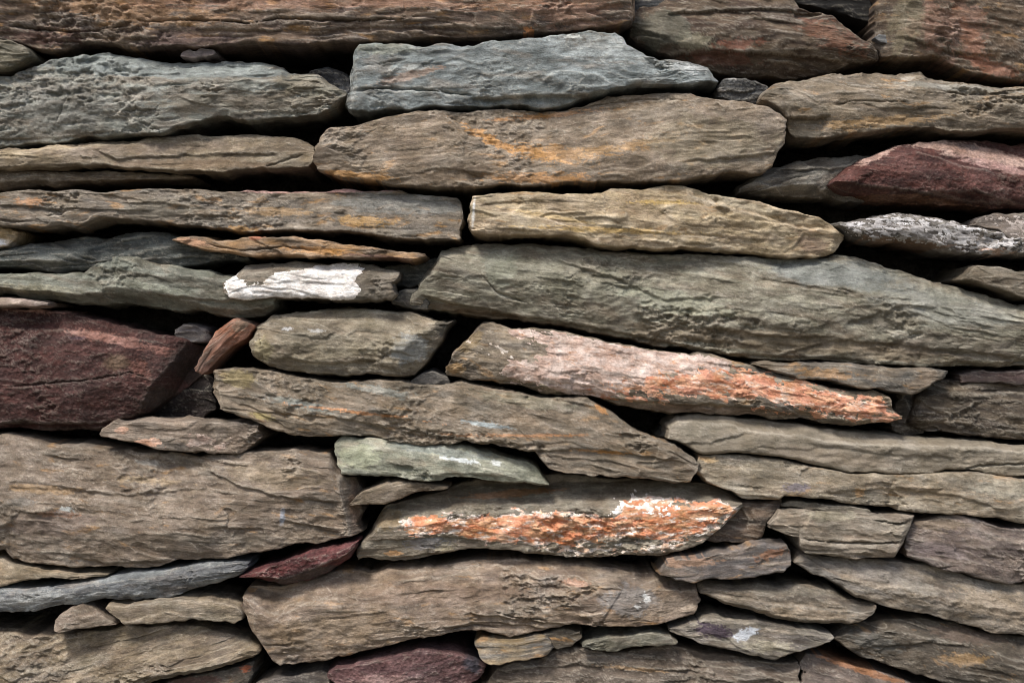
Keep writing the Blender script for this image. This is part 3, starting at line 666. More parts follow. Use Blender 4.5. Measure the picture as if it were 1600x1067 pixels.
S('stone_block', 'chunky grey brown block with a sloping lower edge, above the long pointed slab',
  [(392, 520), (398, 506), (420, 494), (445, 489), (500, 485), (560, 483), (605, 482), (640, 487), (662, 493), (690, 498), (706, 500)],
  [(392, 560), (400, 568), (410, 573), (431, 580), (481, 586), (560, 588), (591, 589), (627, 593), (645, 591), (662, 572), (682, 542), (696, 516), (706, 503)],
  cuts=[(620,566,.75,.5,.9,0),(500,562,-.03,1,.8,0),(500,512,-.05,-1,1.2,0),(640,540,.9,.1,.25,0),(402,540,-1,.2,1,0)], ncut=0, z=20, ang=3, c0=(132, 122, 102), c1=(104, 94, 78), rough=1.0, fine=1.2, step=1.8, prof=[(0, -40), (.2, -20), (.42, -4), (.6, 2), (.74, 0), (.82, -6), (1, -24)],
  ledges=[([(430, 556), (500, 566), (590, 560), (612, 545), (650, 556)], 7, 4, 40)],
  patches=[((640, 545, 36, 26, -20, .4), (136, 138, 134), .7), ((408, 548, 18, 24, 20, .4), (148, 138, 104), .6), ((560, 545, 90, 12, -8, .4), (150, 140, 116), .5), ((448, 514, 10, 3, 0, .5), (190, 190, 190), .7), ((495, 517, 14, 3, 0, .5), (180, 180, 176), .6), ((693, 510, 16, 20, 20, .4), (60, 56, 50), .7)])
S('rubble_stone', 'small dark stone low in the gap between the chunky block and the pink slab',
  [(645, 596), (655, 584), (675, 578), (695, 586), (708, 596)], [(645, 602), (675, 606), (708, 602)], z=-22, c0=(82, 78, 74), c1=(62, 60, 58), rough=.6, depth=90)
S('flat_stone', 'long sloping slab covered in pink and orange lichen, knobbly right end',
  [(695, 572), (705, 552), (716, 543), (730, 529), (744, 512), (755, 503), (769, 502), (798, 509), (862, 518), (947, 530), (1040, 547), (1090, 552), (1140, 559), (1182, 571), (1239, 589), (1332, 611), (1375, 613), (1392, 620), (1400, 636), (1412, 648)],
  [(695, 584), (741, 595), (823, 609), (855, 619), (937, 625), (976, 636), (1040, 645), (1080, 646), (1147, 650), (1239, 657), (1300, 664), (1371, 667), (1396, 663), (1412, 655)],
  cuts=[(735,540,-.8,-.6,.5,0),(900,604,-.2,1,1.1,0),(1200,640,-.12,1,1.0,0)], ncut=0, z=16, ang=9, c0=(132, 118, 98), c1=(96, 86, 74), ochre=.1, rough=1.1, fine=1.5, step=1.6, r=6, prof=[(0, -16), (.12, -4), (.4, 0), (.72, 0), (.84, -6), (1, -26)],
  ledges=[([(860, 612), (940, 622), (1040, 628), (1180, 634), (1250, 650)], 10, 4, 40), ([(1370, 634), (1412, 636)], 6, 3, 16)],
  crusts=[dict(poly=[(790, 508), (862, 520), (947, 532), (1080, 552), (1142, 562), (1140, 580), (1060, 580), (1000, 600), (940, 626), (880, 612), (830, 600), (780, 586), (800, 570), (850, 560), (860, 535), (800, 522)], ca=(190, 170, 158), cb=(176, 148, 132), cc=(164, 118, 82), mix3=-.14, rag=2.2, edge=10, bias=-.2, thick=.9, label='pale pink lichen crust'),
          dict(poly=[(725, 535), (800, 545), (800, 560), (730, 552)], ca=(200, 190, 178), cb=(176, 160, 144), rag=3.2, edge=12, bias=.75, thick=.6),
          dict(poly=[(1040, 578), (1140, 574), (1240, 592), (1330, 616), (1380, 620), (1385, 632), (1405, 650), (1390, 662), (1300, 655), (1230, 636), (1130, 620), (1040, 622), (930, 618), (900, 600), (980, 590)], ca=(194, 138, 98), cb=(180, 112, 76), cc=(204, 180, 162), mix3=-.02, rag=2.8, edge=13, bias=.15, thick=.8, label='orange lichen crust with pale flecks')],
  patches=[((735, 535, 30, 12, -40, .4), (128, 108, 72), .6), ((712, 576, 18, 10, 0, .4), (156, 122, 72), .6), ((1100, 640, 160, 8, 3, .6), (112, 92, 76), .7), ((1225, 628, 46, 12, 10, .5), (84, 78, 72), .7)])
S('stone_shard', 'flat tapering brown sliver lying on the right half of the pink slab',
  [(1185, 568), (1272, 567), (1396, 571), (1460, 576), (1484, 580)], [(1185, 571), (1232, 589), (1289, 598), (1346, 607), (1425, 619), (1448, 608), (1467, 594), (1484, 583)],
  z=8, ang=4, c0=(110, 98, 82), c1=(84, 80, 74), ochre=.16, rough=.8, fine=1.2, prof=FLAT, r=4,
  patches=[((1290, 584, 50, 9, 5, .7), (150, 112, 66), .6), ((1440, 596, 36, 14, -30, .3), (112, 96, 78), .6)])
S('stone_block', 'shadowed dark brown finely layered block, right edge below the largest slab',
  [(1424, 648), (1440, 620), (1456, 602), (1480, 592), (1540, 594), (1600, 590)], [(1424, 664), (1467, 678), (1540, 684), (1600, 688)],
  z=-16, ang=5, c0=(96, 84, 68), c1=(66, 58, 50), rough=1.2, fine=2.2, mat='flaky', prof=[(0, -24), (.25, -4), (.7, 0), (1, -26)],
  ledges=[([(1470, 612), (1540, 616), (1600, 612)], -10, 4, 40)])
S('flat_stone', 'long brown green slab tapering to a point at right, in the centre of the wall',
  [(333, 592), (337, 578), (356, 575), (427, 582), (470, 591), (520, 597), (591, 594), (640, 599), (680, 603), (719, 599), (780, 608), (841, 618), (919, 624), (955, 646), (997, 671), (1054, 693), (1080, 712), (1093, 724)],
  [(333, 628), (342, 643), (392, 657), (427, 675), (460, 681), (517, 684), (591, 687), (652, 696), (705, 697), (722, 692), (790, 700), (836, 708), (845, 722), (858, 733), (912, 744), (983, 747), (1054, 755), (1080, 754), (1087, 738), (1093, 728)],
  cuts=[(350,600,-1,0,.7,0),(1060,720,.8,-.7,.7,0),(980,668,.55,-.9,.4,0),(420,662,-.4,1,.7,0)], ncut=0, z=18, ang=11, c0=(122, 107, 88), c1=(100, 90, 76), ochre=.08, rough=1.0, fine=1.3, chip=1.2, step=1.8, r=7,
  patches=[((372, 592, 30, 16, 10, .4), (144, 130, 92), .7), ((470, 632, 60, 8, 12, .7), (128, 134, 128), .6), ((590, 610, 60, 8, 10, .7), (126, 134, 130), .5), ((760, 664, 40, 5, 8, .7), (136, 150, 154), .7), ((560, 645, 110, 3, 7, .9), (184, 124, 70), .7), ((820, 680, 120, 3, 0, .9), (176, 120, 68), .6), ((940, 706, 60, 2.5, 4, .6), (184, 132, 70), .8), ((410, 650, 20, 6, 10, .5), (160, 144, 84), .6), ((940, 640, 14, 5, 35, .4), (180, 128, 74), .8), ((820, 626, 90, 12, 8, .5), (122, 120, 100), .4)],
  ledges=[([(830, 703), (900, 700), (980, 708), (1070, 720)], 5, 3, 20), ([(360, 624), (420, 642), (520, 650), (640, 672)], 5, 4, 22), ([(640, 676), (760, 690), (860, 694)], 5, 4, 16), ([(1040, 700), (1090, 724)], 4, 3, 20)])
S('stone_block', 'small flat stone with pink and orange lichen spots on the big lower left slab',
  [(157, 678), (168, 664), (178, 654), (225, 656), (270, 656), (280, 653), (356, 658), (403, 664), (409, 676)],
  [(157, 682), (190, 688), (214, 693), (235, 702), (296, 711), (340, 711), (374, 709), (388, 698), (409, 686)],
  z=16, ang=3, c0=(134, 118, 102), c1=(104, 92, 80), rough=.9, fine=1.2, step=1.6, r=5, prof=FLAT,
  crusts=[dict(poly=[(205, 684), (250, 680), (262, 700), (235, 702), (212, 692)], ca=(190, 142, 112), cb=(186, 152, 130), rag=2.4, edge=8, bias=.4, thick=.6),
          dict(poly=[(268, 678), (340, 674), (370, 690), (350, 706), (290, 704)], ca=(180, 160, 146), cb=(168, 140, 124), rag=3, edge=10, bias=.9, thick=.5)],
  patches=[((190, 672, 12, 6, 0, .5), (190, 142, 112), .7)])
S('stone_block', 'recessed plain grey stone end in the dark gap above the pointed slab tip',
  [(1036, 664), (1050, 652), (1090, 650), (1130, 654)], [(1036, 686), (1070, 694), (1130, 700)], z=-55, c0=(88, 86, 78), c1=(70, 68, 62), rough=.6)
S('flat_stone', 'long smooth grey brown slab at right, above a thin winding crack',
  [(1046, 668), (1060, 654), (1097, 649), (1175, 657), (1239, 662), (1289, 671), (1361, 678), (1432, 684), (1503, 691), (1600, 699)],
  [(1046, 684), (1070, 694), (1088, 706), (1100, 710), (1158, 708), (1218, 714), (1261, 724), (1325, 735), (1389, 740), (1460, 738), (1517, 734), (1574, 744), (1600, 745)],
  gap=-.3, z=6, ang=5, c0=(124, 114, 98), c1=(106, 98, 84), mat='smooth', rough=.8, fine=1.1, prof=BACKS, jag=.6,
  cracks=[([(1500, 734), (1550, 727), (1700, 724)], 1.5, 8), ([(1400, 690), (1450, 696)], 1.3, 4)],
  ledges=[([(1050, 690), (1110, 690), (1170, 674)], 4, 3, 14), ([(1260, 690), (1380, 708), (1500, 712)], 3, 4, 20)],
  patches=[((1300, 715, 120, 14, 6, .4), (132, 118, 100), .5), ((1090, 670, 40, 14, 0, .5), (104, 98, 84), .5)])
S('flat_stone', 'long pale grey brown slab at right, below a thin winding crack',
  [(1090, 726), (1094, 714), (1110, 712), (1158, 711), (1218, 717), (1261, 728), (1325, 739), (1389, 744), (1460, 742), (1517, 738), (1574, 748), (1600, 749)],
  [(1090, 734), (1104, 751), (1147, 770), (1160, 780), (1218, 780), (1227, 774), (1289, 780), (1325, 789), (1396, 794), (1443, 803), (1503, 802), (1557, 810), (1600, 818)],
  gap=-.3, z=8, ang=6, c0=(136, 124, 104), c1=(110, 100, 84), rough=1.0, fine=1.5, ochre=.06, prof=FLAT, step=1.8, jag=.6,
  patches=[((1112, 720, 14, 5, 0, .5), (186, 158, 118), .7), ((1245, 762, 24, 8, 0, .6), (104, 98, 108), .7), ((1340, 752, 80, 12, 4, .5), (114, 102, 84), .5), ((1345, 770, 10, 8, 0, .5), (184, 140, 84), .5), ((1450, 770, 110, 10, 4, .6), (158, 138, 112), .5), ((1570, 765, 60, 16, 0, .4), (132, 128, 112), .5)],
  ledges=[([(1100, 760), (1160, 772), (1220, 776)], 6, 3, 14), ([(1300, 766), (1400, 762), (1500, 772), (1580, 800)], 4, 4, 18)])
S('flat_stone', 'pale green smooth slab with a pointed right tip, in the centre',
  [(519, 700), (524, 688), (535, 684), (591, 686), (627, 690), (719, 697), (769, 708), (819, 721), (834, 730), (843, 741), (862, 757)],
  [(519, 722), (526, 734), (533, 742), (591, 747), (652, 754), (688, 754), (700, 749), (734, 750), (791, 756), (845, 759), (862, 759)],
  cuts=[(740,724,.36,-1,1.1,0),(600,700,.1,-1,.6,0),(700,745,0,1,.5,0)], ncut=0, z=20, ang=8, c0=(136, 136, 118), c1=(108, 110, 96), rough=.6, fine=.9, step=1.8, r=4, prof=[(0, -26), (.2, -12), (.45, -2), (.8, 0), (1, -8)],
  patches=[((720, 719, 34, 4, 8, .7), (198, 204, 204), .8), ((690, 706, 90, 8, 8, .4), (118, 126, 122), .6), ((560, 715, 40, 20, 0, .4), (138, 142, 112), .5), ((775, 724, 10, 4, 20, .5), (200, 204, 204), .6)],
  ledges=[([(540, 700), (640, 704), (740, 728), (850, 750)], -4, 4, 30)])
S('flat_stone', 'big thick brown slab at lower left with overlapping flaked layers and broken right end',
  [(0, 680), (89, 695), (192, 701), (285, 711), (310, 717), (321, 713), (392, 708), (463, 703), (513, 708), (524, 730), (536, 744), (550, 746), (560, 770)],
  [(0, 862), (12, 879), (71, 889), (164, 892), (249, 885), (381, 870), (481, 853), (520, 846), (552, 840), (560, 834)],
  cuts=[(532,790,1,-.12,2.2,0),(80,850,-.1,1,.4,0),(420,716,.0,-1,.6,0)], ncut=0, z=16, ang=5, c0=(124, 110, 94), c1=(106, 92, 78), ochre=.08, rough=1.1, fine=.8, chip=1.5, step=1.8, r=8, prof=[(0, -22), (.08, -8), (.2, 0), (.5, 3), (.8, 2), (.92, -2), (1, -8)],
  ledges=[([(320, 735), (380, 760), (460, 778), (535, 782)], 7, 4, 34), ([(0, 760), (120, 764), (200, 772), (330, 760)], 4, 5, 24), ([(330, 820), (410, 826), (420, 860)], 5, 4, 20), ([(100, 866), (160, 880), (260, 876)], 6, 4, 20), ([(180, 702), (220, 720), (320, 728)], 4, 4, 16), ([(430, 810), (548, 834)], 5, 4, 20)],
  patches=[((98, 801, 16, 9, -10, .5), (148, 156, 154), .7), ((440, 808, 6, 16, 8, .3), (140, 146, 156), .9), ((60, 765, 60, 8, 5, .6), (160, 128, 84), .5), ((230, 752, 60, 7, 5, .7), (156, 134, 100), .5), ((30, 785, 24, 8, 0, .4), (134, 130, 122), .5), ((80, 820, 90, 20, -5, .5), (112, 98, 90), .5), ((430, 745, 90, 20, 5, .5), (142, 126, 102), .5), ((551, 790, 10, 54, -4, .3), (124, 100, 80), .8), ((225, 725, 24, 5, 6, .5), (160, 158, 150), .5), ((90, 804, 40, 6, 0, .6), (168, 118, 84), .4)],
  cracks=[([(536, 770), (545, 800), (550, 830)], 3, 6)])
S('stone_shard', 'thin brown sliver under the pale green slab',
  [(543, 786), (553, 772), (566, 763), (590, 755), (616, 751), (660, 754), (699, 760)], [(543, 790), (570, 790), (598, 787), (630, 778), (662, 768), (699, 763)],
  z=2, ang=-12, c0=(126, 112, 92), c1=(96, 84, 70), rough=.7, fine=1.2, r=4, mat='flaky')
S('flat_stone', 'wide slab with a bright orange and white lichen crust across its front',
  [(552, 866), (566, 844), (580, 822), (592, 800), (600, 792), (662, 778), (719, 758), (780, 750), (841, 747), (912, 750), (983, 753), (1040, 756), (1111, 762), (1140, 770), (1160, 784)],
  [(552, 880), (627, 882), (690, 872), (734, 864), (769, 862), (823, 870), (894, 879), (965, 875), (1037, 870), (1069, 866), (1100, 852), (1125, 830), (1150, 806), (1160, 794)],
  cuts=[(800,803,-.03,-1,2.0,0),(590,830,-1,-.3,.9,0),(1110,840,.7,.6,1.4,0),(1000,790,-.06,-1,1.6,0),(620,838,-.2,-1,.4,-4)], ncut=0, z=14, ang=-3, c0=(126, 118, 102), c1=(102, 92, 78), rough=.7, fine=.3, chip=.7, step=1.5, r=6, prof=[(0, -70), (.18, -42), (.34, -14), (.46, -2), (.6, 2), (.85, 0), (1, -16)],
  crusts=[dict(poly=[(617, 830), (628, 816), (680, 806), (760, 806), (820, 800), (880, 802), (960, 806), (972, 788), (1000, 778), (1060, 784), (1140, 784), (1150, 800), (1124, 822), (1090, 838), (1060, 850), (1000, 846), (960, 838), (920, 850), (880, 858), (830, 854), (790, 852), (740, 846), (700, 836), (640, 840)], ca=(192, 114, 64), cb=(190, 138, 92), cc=(222, 212, 200), mix3=-.06, rim=(206, 200, 192), rag=2.0, edge=9, bias=.1, nx=26, ny=10, thick=1.0, dirt=.45, label='bright orange lichen crust with white rims'),
          dict(poly=[(952, 802), (970, 786), (1010, 779), (1050, 788), (1066, 800), (1030, 814), (1000, 806)], ca=(226, 220, 212), cb=(214, 204, 194), rag=2.6, edge=9, bias=.1, nx=16, ny=8, thick=1.9, label='white lichen crust'),
          dict(poly=[(826, 857), (900, 852), (1000, 850), (1080, 842), (1116, 820), (1144, 806), (1146, 816), (1110, 846), (1060, 862), (1000, 869), (900, 876), (850, 868)], ca=(214, 205, 194), cb=(196, 160, 130), rag=2.6, edge=10, bias=.75, nx=26, ny=8, thick=1.1, label='white lichen crust')],
  patches=[((800, 776, 90, 6, -4, .5), (150, 102, 58), .7), ((920, 835, 90, 14, 0, .5), (132, 104, 78), .6), ((670, 852, 44, 12, 0, .5), (130, 128, 130), .6), ((600, 815, 30, 16, 0, .6), (128, 108, 74), .6), ((612, 868, 16, 5, 0, .5), (176, 128, 72), .7), ((695, 858, 16, 10, 0, .6), (158, 146, 116), .6)],
  ledges=[([(570, 846), (620, 844), (700, 838), (760, 848)], 5, 3, 16), ([(600, 876), (740, 860), (800, 866), (894, 876), (1060, 864)], 8, 3, 20)])
S('stone_block', 'dark rusty stone tucked behind the right end of the orange crusted slab',
  [(1096, 800), (1120, 786), (1154, 783), (1193, 786), (1222, 780)], [(1096, 846), (1130, 848), (1161, 850), (1190, 844), (1200, 816), (1222, 790)],
  z=-12, ang=8, c0=(106, 88, 72), c1=(72, 62, 54), ochre=.16, rough=1.3, fine=1.5, mat='flaky', prof=FLAT)
S('stone_shard', 'thin dark sliver above the pale grey cracked block, lower right',
  [(1226, 786), (1240, 781), (1290, 786), (1360, 797)], [(1226, 792), (1280, 797), (1360, 802)], z=-8, c0=(104, 96, 82), c1=(80, 74, 64), rough=.5, r=3, depth=120)
S('stone_block', 'pale grey block with long horizontal cracks, lower right',
  [(1202, 820), (1210, 808), (1218, 798), (1289, 797), (1361, 801), (1427, 806)],
  [(1202, 826), (1226, 834), (1248, 841), (1249, 856), (1257, 865), (1332, 874), (1375, 874), (1398, 871), (1411, 848), (1427, 812)],
  cuts=[(1410,830,1,.3,.8,0),(1225,805,-.5,-1,.6,0),(1230,830,-.8,.6,.8,0)], ncut=0, z=14, ang=2, c0=(132, 120, 104), c1=(108, 98, 84), rough=.9, fine=1.2, prof=FLAT, r=4, step=1.8, jag=.6,
  cracks=[([(1250, 841), (1290, 846), (1340, 848), (1412, 848)], 1.7, 12), ([(1360, 810), (1390, 817), (1424, 820)], 1.3, 8), ([(1215, 798), (1300, 800)], 1.2, 4)],
  patches=[((1300, 806, 50, 10, 0, .5), (142, 136, 114), .5), ((1250, 815, 40, 8, 20, .4), (146, 130, 110), .5), ((1400, 808, 30, 6, 10, .5), (104, 90, 76), .5)])
S('stone_block', 'wrinkled purplish brown stone at the right edge beside the cracked block',
  [(1414, 842), (1422, 824), (1438, 812), (1500, 806), (1539, 812), (1570, 822), (1600, 830)],
  [(1414, 852), (1423, 872), (1460, 888), (1510, 897), (1557, 910), (1585, 912), (1600, 908)],
  z=8, ang=10, c0=(114, 100, 90), c1=(82, 72, 68), rough=1.5, fine=1.8, chip=1.2, r=8, step=1.8,
  patches=[((1470, 820, 50, 12, 0, .5), (134, 118, 96), .5), ((1480, 860, 60, 14, 5, .5), (112, 98, 96), .5)])
S('flat_stone', 'large grey slab at the right edge with smooth upper face and sharp pointed left tip',
  [(1247, 876), (1254, 865), (1289, 869), (1396, 878), (1467, 888), (1521, 901), (1560, 911), (1600, 917)],
  [(1247, 882), (1260, 893), (1282, 904), (1343, 933), (1396, 951), (1467, 968), (1521, 983), (1557, 994), (1600, 998)],
  cuts=[(1380,918,.28,-1,.55,0),(1300,905,-.45,1,.8,0)], ncut=0, z=14, ang=13, c0=(128, 116, 100), c1=(100, 94, 86), mat='slate', rough=.8, fine=1.4, chip=.7, r=4, step=1.8, prof=[(0, -34), (.3, -14), (.48, -2), (.6, 1), (.85, 0), (1, -14)],
  patches=[((1360, 894, 110, 20, 12, .25), (122, 114, 104), .8), ((1440, 920, 40, 10, 15, .4), (142, 136, 124), .5), ((1560, 950, 80, 26, 12, .5), (150, 134, 112), .5), ((1300, 903, 70, 8, 26, .4), (112, 108, 102), .6)],
  ledges=[([(1256, 872), (1310, 902), (1380, 918), (1440, 920), (1520, 930)], -4, 4, 30)])
S('stone_block', 'small grey and rust slab beneath the right end of the orange crusted slab',
  [(1029, 896), (1045, 876), (1060, 871), (1104, 869), (1147, 856), (1190, 850), (1229, 846), (1237, 858), (1239, 870)],
  [(1029, 902), (1060, 907), (1086, 911), (1165, 902), (1225, 897), (1236, 886), (1239, 876)],
  z=16, ang=-7, c0=(112, 100, 90), c1=(86, 82, 80), ochre=.16, rough=.9, fine=1.3, step=1.8, r=6,
  patches=[((1080, 878, 50, 8, -3, .6), (160, 124, 96), .6), ((1205, 866, 30, 8, -15, .6), (162, 104, 58), .5), ((1140, 884, 60, 10, -8, .4), (96, 92, 92), .5)])
S('stone_block', 'flat bottomed brown slab tapering left, just right of the long lower centre slab',
  [(1097, 918), (1103, 911), (1182, 915), (1254, 919), (1307, 926), (1350, 940), (1373, 945)],
  [(1097, 930), (1129, 943), (1172, 958), (1211, 972), (1268, 976), (1343, 978), (1366, 967), (1373, 950)],
  z=12, ang=6, c0=(116, 104, 88), c1=(86, 78, 68), rough=1.0, fine=1.3, step=1.8, r=6, prof=[(0, -30), (.25, -14), (.45, 0), (.8, 0), (1, -16)],
  patches=[((1240, 925, 90, 8, 3, .4), (108, 102, 90), .6), ((1250, 960, 90, 10, 2, .6), (140, 122, 98), .5)],
  ledges=[([(1104, 928), (1170, 940), (1230, 948), (1330, 956)], -4, 4, 20)])
S('stone_shard', 'small pointed stone with a purple corner and a white quartz patch, lower right',
  [(1051, 982), (1066, 974), (1090, 970), (1111, 968), (1200, 972), (1268, 982), (1303, 993)],
  [(1051, 988), (1093, 1004), (1140, 1020), (1180, 1028), (1211, 1031), (1235, 1024), (1261, 1018), (1286, 1008), (1303, 997)],
  z=12, ang=8, c0=(128, 120, 106), c1=(92, 86, 80), rough=1.0, fine=1.4, step=1.8, r=5,
  patches=[((1115, 985, 34, 12, 10, .5), (62, 50, 62), .9), ((1165, 990, 22, 9, -20, .5), (186, 192, 200), .8), ((1200, 1010, 50, 10, 0, .6), (152, 144, 122), .6), ((1215, 980, 50, 5, 6, .5), (72, 66, 58), .7)])
S('flat_stone', 'broad dark brown slab in the bottom right corner',
  [(1305, 996), (1320, 988), (1343, 979), (1396, 973), (1453, 970), (1503, 977), (1557, 996), (1600, 1000)],
  [(1305, 1002), (1318, 1012), (1346, 1029), (1396, 1047), (1450, 1061), (1485, 1071), (1600, 1100)],
  z=2, ang=10, c0=(88, 79, 67), c1=(64, 58, 50), ochre=.05, rough=1.1, fine=1.4, r=7, prof=BACKS,
  patches=[((1510, 1030, 36, 12, 0, .5), (138, 108, 66), .6), ((1370, 1005, 50, 16, 20, .4), (100, 98, 92), .6), ((1520, 995, 70, 14, 6, .4), (92, 76, 64), .6)],
  ledges=[([(1330, 1014), (1390, 1010), (1450, 1002), (1560, 1014)], 5, 4, 24)])
S('stone_block', 'dark brown stone with a rusty orange upper edge, bottom edge of the wall at right',
  [(1256, 1036), (1262, 1024), (1282, 1024), (1343, 1043), (1414, 1066), (1500, 1092)], [(1256, 1170), (1400, 1172), (1500, 1170)], z=4, ang=18, c0=(104, 90, 80), c1=(82, 72, 66), rough=.9,
  patches=[((1350, 1050, 90, 6, 18, .4), (148, 98, 58), .7)])
S('flat_stone', 'wide brown slab along the bottom edge, right of the purple stone',
  [(758, 1072), (768, 1056), (780, 1041), (841, 1034), (856, 1022), (870, 1018), (912, 1018), (980, 1022), (1040, 1012), (1104, 1021), (1182, 1033), (1254, 1039)], [(758, 1160), (1000, 1170), (1254, 1168)],
  z=8, ang=3, c0=(100, 88, 76), c1=(80, 70, 60), rough=1.0, fine=1.2, prof=[(0, -26), (.12, -12), (.25, 0), (1, -10)],
  ledges=[([(790, 1050), (900, 1040), (1000, 1046), (1100, 1050)], 4, 4, 20)], patches=[((990, 1048, 60, 4, 5, .8), (176, 142, 100), .5)])
S('pebble', 'small flat grey green stone between the lower centre slab and the bottom slab',
  [(908, 1006), (920, 1000), (965, 990), (1019, 985), (1050, 992), (1058, 1000)], [(908, 1010), (935, 1017), (962, 1020), (1010, 1012), (1047, 1008), (1058, 1004)], z=8, ang=-6, c0=(112, 108, 92), c1=(90, 88, 76), rough=.6, step=1.7, r=5, depth=110)
S('rubble_stone', 'small dark ochre tinted stone wedged right of the speckled ochre block',
  [(850, 990), (880, 984), (914, 984)], [(850, 1006), (866, 1013), (894, 1011), (906, 1002), (914, 992)], z=-4, c0=(100, 88, 70), c1=(72, 66, 58), ochre=.25, rough=.7, step=1.7, depth=100, r=4)
S('stone_block', 'small squared stone speckled ochre and grey below the lower centre slab',
  [(742, 1004), (748, 997), (805, 998), (856, 994), (863, 1008)], [(742, 1014), (756, 1036), (767, 1040), (816, 1034), (856, 1027), (863, 1014)],
  z=12, ang=-3, c0=(140, 120, 88), c1=(94, 90, 84), ochre=.25, rough=.8, fine=1.3, step=1.6, r=4, mat='flaky', depth=140)
S('stone_block', 'smooth purple stone at the bottom edge under the lower centre slab',
  [(510, 1052), (522, 1042), (556, 1034), (627, 1022), (662, 1014), (712, 1016), (744, 1034), (754, 1046)], [(510, 1062), (560, 1086), (650, 1094), (720, 1080), (748, 1062), (754, 1054)],
  z=6, ang=-4, c0=(94, 66, 64), c1=(78, 54, 54), mat='grainy', rough=.45, fine=.6, step=1.8, r=8,
  patches=[((600, 1062, 60, 10, 0, .7), (150, 120, 112), .5), ((738, 1040, 22, 16, 30, .3), (58, 58, 66), .9)])
S('flat_stone', 'long brown slab of the lower centre with a crumbled flaking underside',
  [(374, 932), (381, 926), (463, 914), (520, 899), (591, 897), (660, 890), (734, 880), (805, 880), (900, 884), (1000, 896), (1033, 906), (1080, 913), (1094, 920)],
  [(374, 950), (380, 968), (392, 990), (410, 1015), (424, 1038), (434, 1043), (499, 1037), (520, 1031), (609, 1011), (673, 1000), (719, 991), (748, 993), (798, 1001), (841, 989), (894, 979), (944, 981), (1001, 984), (1054, 973), (1084, 968), (1094, 955)],
  cuts=[(700,915,.02,-1,1.2,0),(400,960,-1,.2,.8,0),(440,1010,-.6,.8,.5,0),(960,930,.3,-.2,.25,0),(1075,940,1,.2,.9,0)], ncut=0, z=18, ang=-3, c0=(132, 114, 94), c1=(106, 90, 76), ochre=.05, rough=1.1, fine=1.3, step=1.8, r=7, prof=[(0, -58), (.14, -34), (.26, -6), (.36, 0), (.7, 2), (.9, -1), (1, -5)],
  patches=[((985, 940, 50, 26, 0, .35), (118, 118, 118), .55), ((1010, 935, 8, 8, 0, .8), (212, 212, 208), .8), ((996, 948, 5, 4, 0, .6), (212, 212, 208), .8), ((520, 985, 120, 30, -8, .4), (144, 124, 98), .5), ((900, 912, 24, 6, 6, .5), (170, 126, 100), .6), ((700, 930, 150, 20, 0, .4), (116, 96, 80), .5), ((1050, 950, 40, 20, 0, .4), (134, 120, 104), .5)],
  ledges=[([(720, 958), (800, 966), (880, 976), (900, 982)], 7, 3, 14), ([(690, 980), (760, 972), (860, 984)], 5, 3, 12), ([(930, 982), (950, 952), (975, 914), (1000, 910)], 3, 6, 24)],
  cracks=[([(770, 956), (800, 966), (860, 972)], 1.5, 8), ([(690, 986), (740, 980), (790, 986)], 1.6, 7)])
S('stone_shard', 'slim dark red stone pointing left, under the right end of the big lower left slab',
  [(378, 900), (410, 886), (463, 869), (527, 852), (560, 845)], [(378, 904), (420, 911), (434, 917), (474, 911), (520, 893), (545, 878), (560, 852)],
  z=8, ang=-18, c0=(96, 50, 48), c1=(70, 40, 40), mat='grainy', rough=.7, fine=.8, step=1.7, r=4, prof=[(0, -10), (.25, 0), (.55, 0), (.65, -8), (1, -30)],
  patches=[((470, 902, 60, 10, -16, .35), (76, 66, 62), .9)])
S('flat_stone', 'thin blue grey slab rising to the right, below the big lower left slab',
  [(0, 921), (71, 915), (178, 901), (249, 887), (356, 874), (378, 876), (391, 882)], [(0, 960), (71, 952), (128, 943), (207, 940), (271, 933), (338, 915), (374, 901), (391, 886)],
  z=8, ang=-9, c0=(124, 128, 128), c1=(90, 92, 94), mat='flaky', rough=.7, fine=1.1, r=4, step=1.8, prof=[(0, -12), (.2, 0), (.55, 0), (1, -16)],
  patches=[((60, 935, 90, 12, -5, .5), (142, 142, 138), .6), ((300, 900, 90, 14, -10, .35), (84, 84, 86), .6)])
S('stone_chip', 'pale tan flake at the left edge above the thin blue grey slab',
  [(0, 874), (14, 880), (64, 890), (120, 895), (168, 898)], [(0, 917), (11, 916), (36, 909), (100, 904), (168, 900)], z=0, ang=5, c0=(150, 132, 106), c1=(116, 104, 84), rough=.7, r=4, depth=120)
S('pebble', 'small pyramid shaped brown stone under the blue grey slab, lower left',
  [(78, 982), (86, 970), (93, 961), (110, 951), (126, 945), (142, 951), (160, 962), (176, 972)], [(78, 985), (90, 988), (142, 983), (176, 977)], cuts=[(125,970,.5,-.9,.9,0),(110,970,-.7,-.5,.9,0),(120,978,0,1,.6,0)], ncut=0, z=14, ang=-8, c0=(130, 114, 98), c1=(106, 94, 80), rough=.9, chip=1.6, step=1.6, r=6, depth=80, cat='pebble', group='pebbles wedged in the wall')
S('stone_block', 'small tan stone beside the pyramid shaped one, left of the lower centre slab',
  [(164, 946), (190, 944), (214, 940), (303, 933), (342, 936), (372, 947), (378, 958)], [(164, 950), (180, 962), (199, 977), (249, 976), (303, 970), (370, 975), (378, 966)],
  z=14, ang=-2, c0=(134, 120, 98), c1=(108, 96, 80), rough=1.1, fine=1.0, step=1.8, r=6)
